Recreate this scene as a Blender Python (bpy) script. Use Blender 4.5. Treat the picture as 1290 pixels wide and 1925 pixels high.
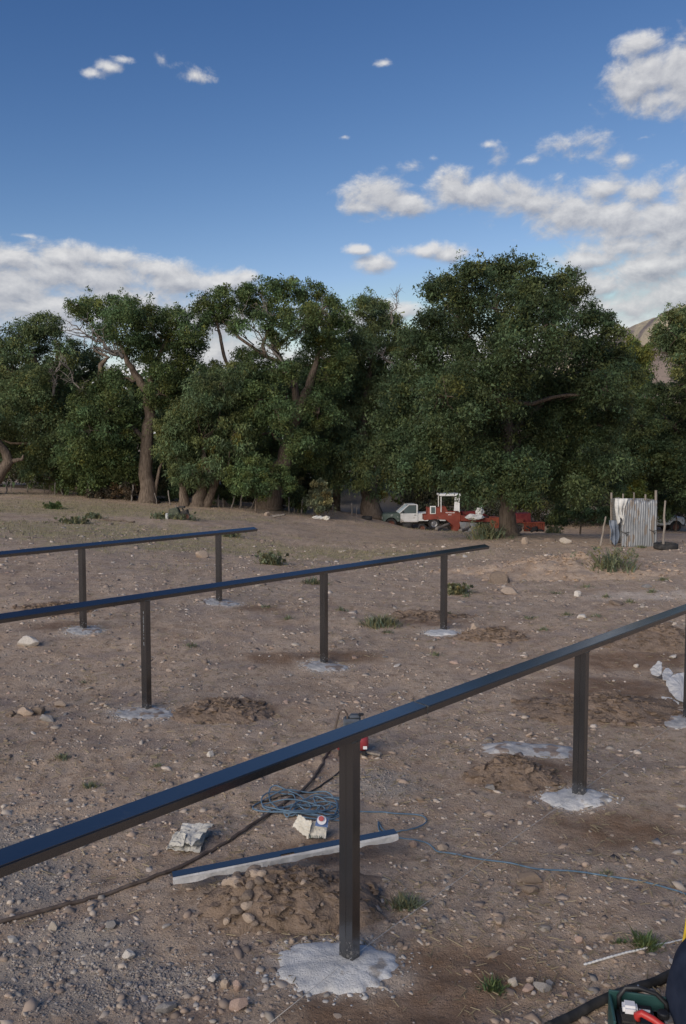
import bpy, bmesh, math, random
import numpy as np
from mathutils import Vector, Matrix, noise as mnoise

# ------------------------------------------------------------------ scene reset
for o in list(bpy.data.objects):
    bpy.data.objects.remove(o, do_unlink=True)
scene = bpy.context.scene
COL = scene.collection
random.seed(7)
RNG = np.random.default_rng(11)
R = math.radians

# ------------------------------------------------------------------ camera
F_PX, CX, CY, HORIZON = 1510.0, 645.0, 962.5, 865.0      # photograph is 1290 x 1925
CAM_H = 3.0
PITCH = math.atan((CY - HORIZON) / F_PX)
cam = bpy.data.cameras.new("camera")
cam.sensor_fit = 'VERTICAL'
cam.sensor_height = 24.0
cam.lens = F_PX / 1925.0 * 24.0
cam.clip_start, cam.clip_end = 0.05, 20000
camo = bpy.data.objects.new("camera", cam)
COL.objects.link(camo)
camo.location = (0, 0, CAM_H)
camo.rotation_euler = (math.pi / 2 - PITCH, 0, 0)
scene.camera = camo

def ray(px, py):
    """direction of a photograph pixel, scaled so that its Y is 1"""
    u, v = (px - CX) / F_PX, (CY - py) / F_PX
    cp, sp = math.cos(PITCH), math.sin(PITCH)
    y, z = cp + v * sp, -sp + v * cp
    return u / y, 1.0, z / y

def at(px, py, Y):
    r = ray(px, py)
    return Vector((r[0] * Y, Y, CAM_H + r[2] * Y))

# ------------------------------------------------------------------ world
SKY_STRENGTH, AIR, DUST, OZONE = 0.105, 1.0, 0.5, 3.0
SUN_EL, SUN_AZ = 24.0, -145.0      # azimuth measured from +Y towards +X (sun is left and behind)
world = bpy.data.worlds.new("World")
scene.world = world
world.use_nodes = True
nt = world.node_tree
nt.nodes.clear()
def N(tree, t, **kw):
    n = tree.nodes.new(t)
    for k, v in kw.items():
        setattr(n, k, v)
    return n
def L(tree, a, b):
    tree.links.new(a, b)
def mathn(tree, op, a, b=None, c=None, clamp=False):
    n = tree.nodes.new('ShaderNodeMath'); n.operation = op; n.use_clamp = clamp
    for i, x in enumerate((a, b, c)):
        if x is None: continue
        if isinstance(x, (int, float)): n.inputs[i].default_value = x
        else: tree.links.new(x, n.inputs[i])
    return n.outputs[0]

CLOUDS = [  # px, py, rx, ry of the puffs that make up the clouds
 (176,139,24,9),(205,126,26,9),(232,112,22,6),(306,112,26,17),(330,122,22,10),(366,142,34,13),(402,147,34,13),
 (722,119,22,8),(48,444,34,6),(648,258,18,5),
 (1203,82,44,17),(1282,72,26,14),(1225,156,74,44),(1296,150,76,56),(1190,174,40,26),(1250,180,90,24),
 (778,312,34,18),(814,298,16,9),(712,366,64,34),(764,384,52,20),(684,390,52,14),
 (920,271,20,7),(932,300,28,20),(1050,272,50,20),(1120,266,56,26),(1168,300,46,15),(1096,292,54,16),(1000,302,26,11),(1210,258,22,7),
 (850,352,54,32),(912,362,76,34),(1000,380,84,34),(1080,402,88,40),(1160,412,92,44),(1246,414,84,52),(1298,372,48,44),(1214,364,44,22),(1130,356,44,18),
 (1270,446,72,38),(1180,462,90,24),(1120,488,80,18),(1240,500,110,28),(1140,536,120,34),(1260,560,130,44),(1100,575,120,30),
 (706,495,38,18),(678,470,28,9),(800,471,70,15),(842,478,34,14),
 (30,488,110,30),(110,482,60,22),(200,486,84,22),(300,505,60,22),(130,520,150,32),(330,530,90,32),(410,532,70,26),(464,521,26,12),
 (60,575,190,50),(220,575,200,50),(380,600,140,60),(420,670,120,60),(640,600,90,30),(745,585,50,22),(20,540,120,60)]

def cloud_group():
    g = bpy.data.node_groups.new("cloud_field", 'ShaderNodeTree')
    g.interface.new_socket("uv", in_out='INPUT', socket_type='NodeSocketVector')
    g.interface.new_socket("d", in_out='OUTPUT', socket_type='NodeSocketFloat')
    gi, go = N(g, 'NodeGroupInput'), N(g, 'NodeGroupOutput')
    cur = None
    for (px, py, rx, ry) in CLOUDS:
        r = ray(px, py)
        az = math.atan2(r[0], 1.0); el = math.atan2(r[2], math.hypot(r[0], 1.0))
        wisp = (rx < 37 and py < 470) or (960 < px < 1215 and 250 < py < 306)
        k_ = 0.55 if wisp else 0.86
        sx, sy = F_PX / rx * k_, F_PX / ry * k_
        m = N(g, 'ShaderNodeVectorMath', operation='MULTIPLY_ADD')
        L(g, gi.outputs[0], m.inputs[0]); m.inputs[1].default_value = (sx, sy, 0); m.inputs[2].default_value = (-az * sx, -el * sy, 0)
        l = N(g, 'ShaderNodeVectorMath', operation='LENGTH'); L(g, m.outputs[0], l.inputs[0])
        v = l.outputs['Value']
        if wisp: v = mathn(g, 'ADD', v, 0.60)
        cur = v if cur is None else mathn(g, 'SMOOTH_MIN', cur, v, 0.25)
    L(g, mathn(g, 'SUBTRACT', 1.0, cur), go.inputs[0])
    return g

tc = N(nt, 'ShaderNodeTexCoord')
sep = N(nt, 'ShaderNodeSeparateXYZ'); L(nt, tc.outputs['Generated'], sep.inputs[0])
az = mathn(nt, 'ARCTAN2', sep.outputs[0], sep.outputs[1])
el = mathn(nt, 'ARCSINE', sep.outputs[2])
uv = N(nt, 'ShaderNodeCombineXYZ'); L(nt, az, uv.inputs[0]); L(nt, el, uv.inputs[1])
def sky_noise(scale, off, det, ro=0.62, dist=0.35):
    st = N(nt, 'ShaderNodeVectorMath', operation='MULTIPLY_ADD'); L(nt, uv.outputs[0], st.inputs[0]); st.inputs[1].default_value = scale; st.inputs[2].default_value = off
    n = N(nt, 'ShaderNodeTexNoise'); n.inputs['Scale'].default_value = 1.0; n.inputs['Detail'].default_value = det; n.inputs['Roughness'].default_value = ro
    n.inputs['Distortion'].default_value = dist
    L(nt, st.outputs[0], n.inputs['Vector']); return n.outputs[0]
sky = N(nt, 'ShaderNodeTexSky', sky_type='NISHITA', sun_disc=False)
sky.sun_elevation = R(SUN_EL); sky.sun_rotation = R(SUN_AZ)
sky.altitude = 1500; sky.air_density = AIR; sky.dust_density = DUST; sky.ozone_density = OZONE
sc_ = N(nt, 'ShaderNodeVectorMath', operation='SCALE'); L(nt, sky.outputs[0], sc_.inputs[0]); sc_.inputs['Scale'].default_value = SKY_STRENGTH
# a clear high-desert sky: deeper towards the zenith than the plain model gives
sp_ = N(nt, 'ShaderNodeSeparateXYZ'); L(nt, sc_.outputs[0], sp_.inputs[0])
sk = N(nt, 'ShaderNodeCombineXYZ')
for i_, (g_, k_) in enumerate(((1.9, 6.0), (1.5, 2.15), (1.15, 1.27))):
    L(nt, mathn(nt, 'MINIMUM', mathn(nt, 'MULTIPLY', mathn(nt, 'POWER', sp_.outputs[i_], g_), k_), 0.75), sk.inputs[i_])
CLOUD_BASE, CLOUD_TOP = (0.29, 0.31, 0.37, 1), (0.76, 0.75, 0.745, 1)
def clouded(d0, lit, amax):
    alpha = N(nt, 'ShaderNodeMapRange', interpolation_type='SMOOTHSTEP'); alpha.inputs['From Min'].default_value = 0.0; alpha.inputs['From Max'].default_value = 0.78
    L(nt, d0, alpha.inputs['Value'])
    cc = N(nt, 'ShaderNodeMix', data_type='RGBA'); L(nt, lit, cc.inputs['Factor']); cc.inputs['A'].default_value = CLOUD_BASE; cc.inputs['B'].default_value = CLOUD_TOP
    mx = N(nt, 'ShaderNodeMix', data_type='RGBA')
    L(nt, mathn(nt, 'MULTIPLY', alpha.outputs[0], amax), mx.inputs['Factor']); L(nt, sk.outputs[0], mx.inputs['A']); L(nt, cc.outputs['Result'], mx.inputs['B'])
    bg = N(nt, 'ShaderNodeBackground'); L(nt, mx.outputs['Result'], bg.inputs['Color']); return bg.outputs[0]
# the clouds of the view, puff by puff
n1 = sky_noise((20, 30, 1), (0, 0, 0), 8, 0.64, 0.25)
n2 = sky_noise((20, 30, 1), (-0.07, 0.26, 0), 6, 0.64, 0.25)
grp = cloud_group()
g1 = N(nt, 'ShaderNodeGroup'); g1.node_tree = grp; L(nt, uv.outputs[0], g1.inputs[0])
up = N(nt, 'ShaderNodeVectorMath', operation='ADD'); L(nt, uv.outputs[0], up.inputs[0]); up.inputs[1].default_value = (-0.004, 0.0085, 0)
g2 = N(nt, 'ShaderNodeGroup'); g2.node_tree = grp; L(nt, up.outputs[0], g2.inputs[0])
def dens(gout, nout): return mathn(nt, 'ADD', mathn(nt, 'ADD', gout, 0.10), mathn(nt, 'MULTIPLY', mathn(nt, 'SUBTRACT', nout, 0.50), 2.3))
d0, d1 = dens(g1.outputs[0], n1), dens(g2.outputs[0], n2)
lit = mathn(nt, 'MULTIPLY_ADD', mathn(nt, 'SUBTRACT', d0, d1), 0.72, 0.50, clamp=True)
front = clouded(d0, lit, 0.92)
# the same kind of broken cloud goes on round the rest of the sky
n3 = sky_noise((5, 9, 1), (3.1, 0.4, 0), 5)
gen = mathn(nt, 'MULTIPLY', mathn(nt, 'SUBTRACT', n3, mathn(nt, 'MULTIPLY_ADD', mathn(nt, 'ABSOLUTE', el), 0.16, 0.53)), 7.0)
ramp = mathn(nt, 'MULTIPLY', mathn(nt, 'SUBTRACT', mathn(nt, 'ABSOLUTE', az), 0.62), 8.0)
ramp = mathn(nt, 'MAXIMUM', ramp, mathn(nt, 'MULTIPLY', mathn(nt, 'SUBTRACT', el, 0.80), 8.0))
gen = mathn(nt, 'MINIMUM', gen, ramp)
rest = clouded(gen, mathn(nt, 'MULTIPLY_ADD', gen, 0.25, 0.45, clamp=True), 0.9)
infront = mathn(nt, 'MULTIPLY', mathn(nt, 'LESS_THAN', mathn(nt, 'ABSOLUTE', az), 0.58), mathn(nt, 'MULTIPLY', mathn(nt, 'LESS_THAN', el, 0.78), mathn(nt, 'GREATER_THAN', el, -0.02)))
msk = N(nt, 'ShaderNodeMixShader'); L(nt, infront, msk.inputs[0]); L(nt, rest, msk.inputs[1]); L(nt, front, msk.inputs[2])
wo = N(nt, 'ShaderNodeOutputWorld'); L(nt, msk.outputs[0], wo.inputs[0])

# ------------------------------------------------------------------ sun (veiled by cloud: weak and wide)
sl = bpy.data.lights.new("sun", 'SUN')
sl.energy = 2.9; sl.angle = R(50); sl.color = (1.0, 0.91, 0.80)
so = bpy.data.objects.new("sun", sl); COL.objects.link(so)
sd = Vector((math.sin(R(SUN_AZ)) * math.cos(R(SUN_EL)), math.cos(R(SUN_AZ)) * math.cos(R(SUN_EL)), math.sin(R(SUN_EL))))
so.rotation_euler = (-sd).to_track_quat('-Z', 'Y').to_euler()
so.location = sd * 60

vs = scene.view_settings
vs.view_transform = 'Standard'; vs.look = 'None'; vs.exposure = 0.0; vs.gamma = 1.0
vs.use_curve_mapping = False
cy = scene.cycles
cy.max_bounces = 5; cy.diffuse_bounces = 3; cy.glossy_bounces = 2; cy.transmission_bounces = 4; cy.transparent_max_bounces = 8

# ------------------------------------------------------------------ helpers: noise
_perm = np.random.default_rng(3).permutation(512)
_val = np.random.default_rng(4).random(512)
def vnoise(x, y, s=0):
    x = np.asarray(x, float); y = np.asarray(y, float)
    xi = np.floor(x).astype(int); yi = np.floor(y).astype(int)
    fx, fy = x - xi, y - yi
    fx = fx * fx * (3 - 2 * fx); fy = fy * fy * (3 - 2 * fy)
    def h(a, b): return _val[_perm[(_perm[(a + s * 37) & 511] + b) & 511]]
    return (h(xi, yi) * (1 - fx) + h(xi + 1, yi) * fx) * (1 - fy) + (h(xi, yi + 1) * (1 - fx) + h(xi + 1, yi + 1) * fx) * fy
def fbm(x, y, octv=4, s=0, gain=0.5):
    t, a, n = 0.0, 1.0, 0.0
    for i in range(octv):
        t = t + a * vnoise(np.asarray(x) * 2 ** i + i * 17.3, np.asarray(y) * 2 ** i - i * 9.1, s + i); n += a; a *= gain
    return t / n
def sstep(a, b, x):
    t = np.clip((np.asarray(x, float) - a) / (b - a), 0, 1); return t * t * (3 - 2 * t)

# ------------------------------------------------------------------ helpers: materials
def new_mat(name):
    m = bpy.data.materials.new(name); m.use_nodes = True
    t = m.node_tree; b = t.nodes['Principled BSDF']
    return m, t, b
def setin(b, **kw):
    for k, v in kw.items():
        k = {'base': 'Base Color', 'rough': 'Roughness', 'metal': 'Metallic', 'spec': 'Specular IOR Level', 'coat': 'Coat Weight'}.get(k, k)
        b.inputs[k].default_value = v
def c4(c): return (c[0], c[1], c[2], 1.0)
def noise_mat(name, c1, c2, scale=8.0, detail=6, rough=0.8, metal=0.0, bump=0.3, bscale=None, bdist=0.01, spec=0.3, stretch=(1, 1, 1), lo=0.35, hi=0.65, attr=None, extra=None):
    """a surface whose colour wanders between two natural tones, with fine relief; attr multiplies by a colour attribute"""
    m, t, b = new_mat(name)
    tcn = N(t, 'ShaderNodeTexCoord')
    mp = N(t, 'ShaderNodeMapping'); mp.inputs['Scale'].default_value = stretch
    L(t, tcn.outputs['Object'], mp.inputs[0])
    nn = N(t, 'ShaderNodeTexNoise'); nn.inputs['Scale'].default_value = scale; nn.inputs['Detail'].default_value = detail; nn.inputs['Roughness'].default_value = 0.6
    L(t, mp.outputs[0], nn.inputs['Vector'])
    mr = N(t, 'ShaderNodeMapRange'); mr.inputs['From Min'].default_value = lo; mr.inputs['From Max'].default_value = hi
    L(t, nn.outputs[0], mr.inputs[0])
    mx = N(t, 'ShaderNodeMix', data_type='RGBA'); L(t, mr.outputs[0], mx.inputs['Factor'])
    mx.inputs['A'].default_value = c4(c1); mx.inputs['B'].default_value = c4(c2)
    out = mx.outputs['Result']
    if extra:      # third tone in sparse patches: (colour, scale, threshold)
        n3_ = N(t, 'ShaderNodeTexNoise'); n3_.inputs['Scale'].default_value = extra[1]; n3_.inputs['Detail'].default_value = 5
        L(t, mp.outputs[0], n3_.inputs['Vector'])
        mr3 = N(t, 'ShaderNodeMapRange'); mr3.inputs['From Min'].default_value = extra[2]; mr3.inputs['From Max'].default_value = extra[2] + 0.06
        L(t, n3_.outputs[0], mr3.inputs[0])
        mx3 = N(t, 'ShaderNodeMix', data_type='RGBA'); L(t, mr3.outputs[0], mx3.inputs['Factor']); L(t, out, mx3.inputs['A']); mx3.inputs['B'].default_value = c4(extra[0])
        out = mx3.outputs['Result']
    if attr:
        an = N(t, 'ShaderNodeAttribute'); an.attribute_name = attr
        mu = N(t, 'ShaderNodeMix', data_type='RGBA', blend_type='MULTIPLY'); mu.inputs['Factor'].default_value = 1.0
        L(t, out, mu.inputs['A']); L(t, an.outputs['Color'], mu.inputs['B']); out = mu.outputs['Result']
    L(t, out, b.inputs['Base Color'])
    setin(b, rough=rough, metal=metal, spec=spec)
    if bump:
        nb = N(t, 'ShaderNodeTexNoise'); nb.inputs['Scale'].default_value = bscale or scale * 4; nb.inputs['Detail'].default_value = 8; nb.inputs['Roughness'].default_value = 0.65
        L(t, mp.outputs[0], nb.inputs['Vector'])
        bp = N(t, 'ShaderNodeBump'); bp.inputs['Strength'].default_value = bump; bp.inputs['Distance'].default_value = bdist
        L(t, nb.outputs[0], bp.inputs['Height']); L(t, bp.outputs[0], b.inputs['Normal'])
    return m

# ------------------------------------------------------------------ helpers: objects
def tag(o, label, cat, group=None):
    o['label'] = label; o['category'] = cat
    if group: o['group'] = group
    return o
def thing(name, label, cat, loc=(0, 0, 0), rz=0.0, group=None):
    o = bpy.data.objects.new(name, None); COL.objects.link(o)
    o.empty_display_size = 0.2
    o.location = loc; o.rotation_euler = (0, 0, rz)
    return tag(o, label, cat, group)
def link(name, me, mat=None, parent=None):
    o = bpy.data.objects.new(name, me); COL.objects.link(o)
    if mat is not None and not me.materials: me.materials.append(mat)
    if parent is not None: o.parent = parent
    return o
def np_mesh(name, V, Fq, mat=None, col=None, smooth=False, attrs=None):
    """Fq: (n,3) or (n,4) int array"""
    V = np.asarray(V, np.float32); Fq = np.asarray(Fq, np.int32)
    me = bpy.data.meshes.new(name)
    k = Fq.shape[1]
    me.vertices.add(len(V)); me.vertices.foreach_set('co', V.ravel())
    me.loops.add(Fq.size); me.loops.foreach_set('vertex_index', Fq.ravel())
    me.polygons.add(len(Fq)); me.polygons.foreach_set('loop_start', np.arange(0, Fq.size, k, dtype=np.int32))
    if col is not None:
        a = me.attributes.new('col', 'FLOAT_COLOR', 'POINT')
        c = np.ones((len(V), 4), np.float32); c[:, :3] = col; a.data.foreach_set('color', c.ravel())
    for an, av in (attrs or {}).items():
        a = me.attributes.new(an, 'FLOAT', 'POINT'); a.data.foreach_set('value', np.asarray(av, np.float32))
    me.update(calc_edges=True); me.validate()
    if smooth: me.polygons.foreach_set('use_smooth', np.ones(len(Fq), bool))
    if mat is not None: me.materials.append(mat)
    return me

class MB:
    def __init__(s): s.v = []; s.f = []
    def add(s, vs_, fs_):
        o = len(s.v); s.v += [tuple(v) for v in vs_]; s.f += [tuple(i + o for i in f) for f in fs_]; return s
    def box(s, c, size, rot=None, taper=1.0):
        hx, hy, hz = size[0] / 2, size[1] / 2, size[2] / 2
        P = []
        for z in (-1, 1):
            k = taper if z > 0 else 1.0
            for (x, y) in ((-1, -1), (1, -1), (1, 1), (-1, 1)): P.append(Vector((x * hx * k, y * hy * k, z * hz)))
        if rot is not None: P = [rot @ p for p in P]
        c = Vector(c)
        return s.add([p + c for p in P], [(3, 2, 1, 0), (4, 5, 6, 7), (0, 1, 5, 4), (1, 2, 6, 5), (2, 3, 7, 6), (3, 0, 4, 7)])
    def prism(s, poly, y0, y1):
        """closed polygon in x-z, extruded along y"""
        n = len(poly)
        A = [(p[0], y0, p[1]) for p in poly] + [(p[0], y1, p[1]) for p in poly]
        return s.add(A, [tuple(range(n)), tuple(range(2 * n - 1, n - 1, -1))] + [(i, i + n, (i + 1) % n + n, (i + 1) % n) for i in range(n)])
    def tube(s, pts, rad, n=6, caps=True):
        pts = [Vector(p) for p in pts]
        if isinstance(rad, (int, float)): rad = [rad] * len(pts)
        rings = []
        up = Vector((0.13, 0.21, 1)).normalized()
        prev = None
        for i, p in enumerate(pts):
            t = (pts[min(i + 1, len(pts) - 1)] - pts[max(i - 1, 0)])
            if t.length < 1e-9: t = Vector((0, 0, 1))
            t.normalize()
            if prev is None:
                a = t.cross(up)
                if a.length < 1e-3: a = t.cross(Vector((1, 0, 0)))
            else:
                a = prev - t * prev.dot(t)
                if a.length < 1e-4: a = t.cross(up)
            a.normalize(); prev = a; b = t.cross(a)
            rings.append([p + (a * math.cos(2 * math.pi * k / n) + b * math.sin(2 * math.pi * k / n)) * rad[i] for k in range(n)])
        V = [v for r in rings for v in r]; Fs = []
        for i in range(len(rings) - 1):
            for k in range(n):
                Fs.append((i * n + k, i * n + (k + 1) % n, (i + 1) * n + (k + 1) % n, (i + 1) * n + k))
        if caps:
            Fs.append(tuple(range(n - 1, -1, -1))); Fs.append(tuple((len(rings) - 1) * n + k for k in range(n)))
        return s.add(V, Fs)
    def lathe(s, prof, n=24, c=(0, 0, 0), axis='y', close=False):
        """profile of (radius, along) turned round an axis"""
        V = []
        for (r, h) in prof:
            for k in range(n):
                a = 2 * math.pi * k / n
                p = {'y': (r * math.cos(a), h, r * math.sin(a)), 'z': (r * math.cos(a), r * math.sin(a), h), 'x': (h, r * math.cos(a), r * math.sin(a))}[axis]
                V.append((p[0] + c[0], p[1] + c[1], p[2] + c[2]))
        m = len(prof); Fs = []
        for i in range(m if close else m - 1):
            for k in range(n):
                j = (i + 1) % m
                Fs.append((i * n + k, i * n + (k + 1) % n, j * n + (k + 1) % n, j * n + k))
        return s.add(V, Fs)
    def sheet(s, fn, nu, nv, thick=0.0):
        V = [fn(i / nu, j / nv) for j in range(nv + 1) for i in range(nu + 1)]
        return s.add(V, [(j * (nu + 1) + i, j * (nu + 1) + i + 1, (j + 1) * (nu + 1) + i + 1, (j + 1) * (nu + 1) + i) for j in range(nv) for i in range(nu)])
    def mesh(s, name, smooth=False, bevel=0.0, seg=1, fixn=True):
        me = bpy.data.meshes.new(name); me.from_pydata([tuple(v) for v in s.v], [], s.f); me.update()
        if fixn or bevel:
            bm = bmesh.new(); bm.from_mesh(me)
            if fixn: bmesh.ops.recalc_face_normals(bm, faces=bm.faces)
            if bevel:
                ed = [e for e in bm.edges if len(e.link_faces) == 2 and e.calc_face_angle(0) > 0.5]
                bmesh.ops.bevel(bm, geom=ed, offset=bevel, segments=seg, affect='EDGES', clamp_overlap=True)
            bm.to_mesh(me); bm.free()
        if smooth:
            me.polygons.foreach_set('use_smooth', np.ones(len(me.polygons), bool))
        return me
    def build(s, name, mat, parent=None, smooth=False, bevel=0.0, seg=1, solid=0.0, fixn=True):
        o = link(name, s.mesh(name, smooth, bevel, seg, fixn), mat, parent)
        if solid:
            md = o.modifiers.new('thickness', 'SOLIDIFY'); md.thickness = solid; md.offset = 0
        return o

# ================================================================== GROUND
def cpx(px, py, Y):
    p = at(px, py, Y); return (p.x, p.y, p.z)
CP = [(0, 3, 0), (-5, 3, 0), (6, 3, 0), (0, 5, 0), (0, 7, 0), (3, 7, 0), (5, 9, 0), (-4, 7, 0), (-2.3, 9.6, 0), (-0.3, 11.8, 0), (1.75, 14.2, 0),
      (4, 11, 0), (8, 12, 0.02), (5, 15, 0.05), (-8, 8, 0.15), (0, -5, 0), (-8, -5, 0), (8, -5, 0), (12, 5, 0),
      cpx(157, 1182, 12.98), cpx(412, 1132, 15.44), (-8, 16, 0.5), (-10, 24, 0.75),
      cpx(520, 1040, 26), cpx(335, 977, 33), cpx(120, 975, 33), cpx(282, 945, 45), cpx(0, 924, 46), cpx(-200, 915, 46), cpx(510, 957, 46), cpx(600, 966, 47), cpx(697, 971, 50),
      cpx(770, 993, 50), cpx(770, 1001, 42), cpx(775, 1014, 35), cpx(825, 1004, 40), cpx(722, 986, 46), cpx(690, 985, 44), cpx(640, 1010, 33), cpx(850, 999, 44), cpx(958, 1006, 32), cpx(870, 1012, 33), cpx(1050, 1004, 33.5), cpx(1000, 1010, 44), cpx(1200, 1029, 27.8), cpx(1300, 1030, 27), cpx(1130, 1012, 32),
      cpx(1290, 1003, 40), cpx(1290, 998, 50), cpx(1180, 998, 50), cpx(1150, 1085, 20.0), cpx(1400, 1003, 42), cpx(700, 1060, 23), cpx(900, 1080, 21)]
CP = np.array(CP)
def _tps(r2): return np.where(r2 > 1e-9, 0.5 * r2 * np.log(r2 + 1e-12), 0.0)
def _fit():
    P = CP[:, :2] / 10; n = len(P)
    A = np.zeros((n + 3, n + 3)); d = ((P[:, None] - P[None]) ** 2).sum(-1)
    A[:n, :n] = _tps(d) + np.eye(n) * 0.006
    A[:n, n] = 1; A[:n, n + 1:] = P; A[n, :n] = 1; A[n + 1:, :n] = P.T
    return np.linalg.solve(A, np.r_[CP[:, 2], 0, 0, 0])
_W = _fit()
def base_z(x, y):
    x = np.asarray(x, float); y = np.asarray(y, float); sh = x.shape
    xf, yf = np.clip(x.ravel(), -26, 30) / 10, np.clip(y.ravel(), -6, 51) / 10
    out = np.zeros(xf.size)
    P = CP[:, :2] / 10; n = len(P)
    for i in range(0, xf.size, 40000):
        a, b = xf[i:i + 40000], yf[i:i + 40000]
        d = (a[:, None] - P[None, :, 0]) ** 2 + (b[:, None] - P[None, :, 1]) ** 2
        out[i:i + 40000] = _tps(d) @ _W[:n] + _W[n] + a * _W[n + 1] + b * _W[n + 2]
    z = out.reshape(sh)
    # behind the trees: the river bed on the left, a grey gravel bank in the middle and right, then level
    far_l = np.where(y < 66, 0.25, 0.9) + 0 * x
    far_r = -0.9 + 2.2 * sstep(56, 74, y)
    k = sstep(-14, -2, x)
    farz = far_l * (1 - k) + far_r * k
    return z * (1 - sstep(50, 58, y)) + farz * sstep(50, 58, y)
# (x, y, radius, amount) of freshly dug soil and of gravel / cement dust
def gp(px, py, Y=None):
    """ground point under a pixel"""
    r = ray(px, py); t = CAM_H / -r[2] if r[2] < -1e-4 else 60
    t = min(t, 60)
    for _ in range(25):
        z = float(base_z(r[0] * t, t)); t2 = (z - CAM_H) / r[2] if r[2] < -1e-4 else 60
        t = 0.5 * t + 0.5 * min(max(t2, 1.0), 90)
    return Vector((r[0] * t, t, 0))
SOIL = [(gp(px, py), rx, ry) for (px, py, rx, ry) in
        [(850, 1830, 0.75, 0.42), (700, 1900, 0.7, 0.25), (560, 1700, 0.6, 0.4), (440, 1335, 0.8, 0.45), (1130, 1300, 1.1, 0.9), (1010, 1450, 0.7, 0.4), (1200, 1240, 1.6, 0.7),
         (640, 1235, 1.0, 0.5), (560, 1240, 0.9, 0.4), (800, 1170, 0.8, 0.4), (930, 1195, 0.8, 0.4), (130, 1175, 0.9, 0.5), (460, 1140, 0.8, 0.4), (1180, 1560, 0.7, 0.5), (620, 1600, 0.6, 0.3)]]
GRAVEL = [(gp(px, py), rx, ry) for (px, py, rx, ry) in [(60, 1660, 0.55, 0.5), (120, 1800, 0.6, 0.4), (180, 1860, 0.6, 0.3), (20, 1570, 0.5, 0.5), (300, 1850, 0.4, 0.2), (700, 1470, 0.5, 0.4)]]
PALE = [(gp(px, py), rx, ry) for (px, py, rx, ry) in [(1260, 1120, 2.2, 0.8), (1000, 1408, 0.6, 0.16), (560, 1800, 0.3, 0.2), (640, 1817, .5, .33), (1082, 1503, .45, .32), (1286, 1350, .5, .45), (268, 1343, .5, .36), (612, 1251, .5, .4), (834, 1190, .5, .4), (158, 1184, .5, .45), (420, 1134, .6, .5)]]
GRASSY = [(Vector((-9, 27, 0)), 9, 5), (Vector((-12, 38, 0)), 9, 5), (Vector((-1.5, 26, 0)), 5, 2.5)]
def patch(lst, x, y, wob=0.35):
    v = np.zeros(np.shape(x)); nz = (fbm(x * 1.7, y * 1.7, 4, 21) - 0.5) * 2 * wob
    for (c, rx, ry) in lst:
        d = np.sqrt(((x - c.x) / rx) ** 2 + ((y - c.y) / ry) ** 2)
        v = np.maximum(v, 1 - sstep(0.45, 1.15, d + nz))
    return v
def gz(x, y):
    x = np.asarray(x, float); y = np.asarray(y, float)
    z = base_z(x, y)
    z = z + (fbm(x * 0.45, y * 0.45, 3, 1) - 0.5) * 0.10 * sstep(2, 12, y)
    z = z + (fbm(x * 1.6, y * 1.6, 4, 5) - 0.5) * 0.055
    z = z + (fbm(x * 6.0, y * 6.0, 3, 9) - 0.5) * 0.042
    z = z + (fbm(x * 17.0, y * 17.0, 2, 13) - 0.5) * 0.020
    return z
def G(x, y): return float(gz(x, y))
def ground_at(px, py):
    p = gp(px, py); p.z = G(p.x, p.y); return p

def lines(a, b, fn):
    v = [a]
    while v[-1] < b: v.append(v[-1] + fn(v[-1]))
    return np.array(v)
xs_r = lines(0.0, 4000, lambda t: 0.055 if t < 5.0 else min(0.055 * math.exp((t - 5.0) * 0.13), 0.7) if t < 45 else 0.16 * t)
xs = np.r_[-xs_r[:0:-1], xs_r]
ys = np.r_[np.array([-4000, -800, -150, -30, -8]), lines(-2.0, 6000, lambda t: 0.25 if t < 2.6 else max(0.038, 0.0104 * t) if t < 56 else (1.2 if t < 95 else 0.15 * t))]
GX, GY = np.meshgrid(xs, ys)
GZ = gz(GX, GY)
nx, ny = len(xs), len(ys)
idx = np.arange(nx * ny).reshape(ny, nx)
quads = np.stack([idx[:-1, :-1], idx[:-1, 1:], idx[1:, 1:], idx[1:, :-1]], -1).reshape(-1, 4)

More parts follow.
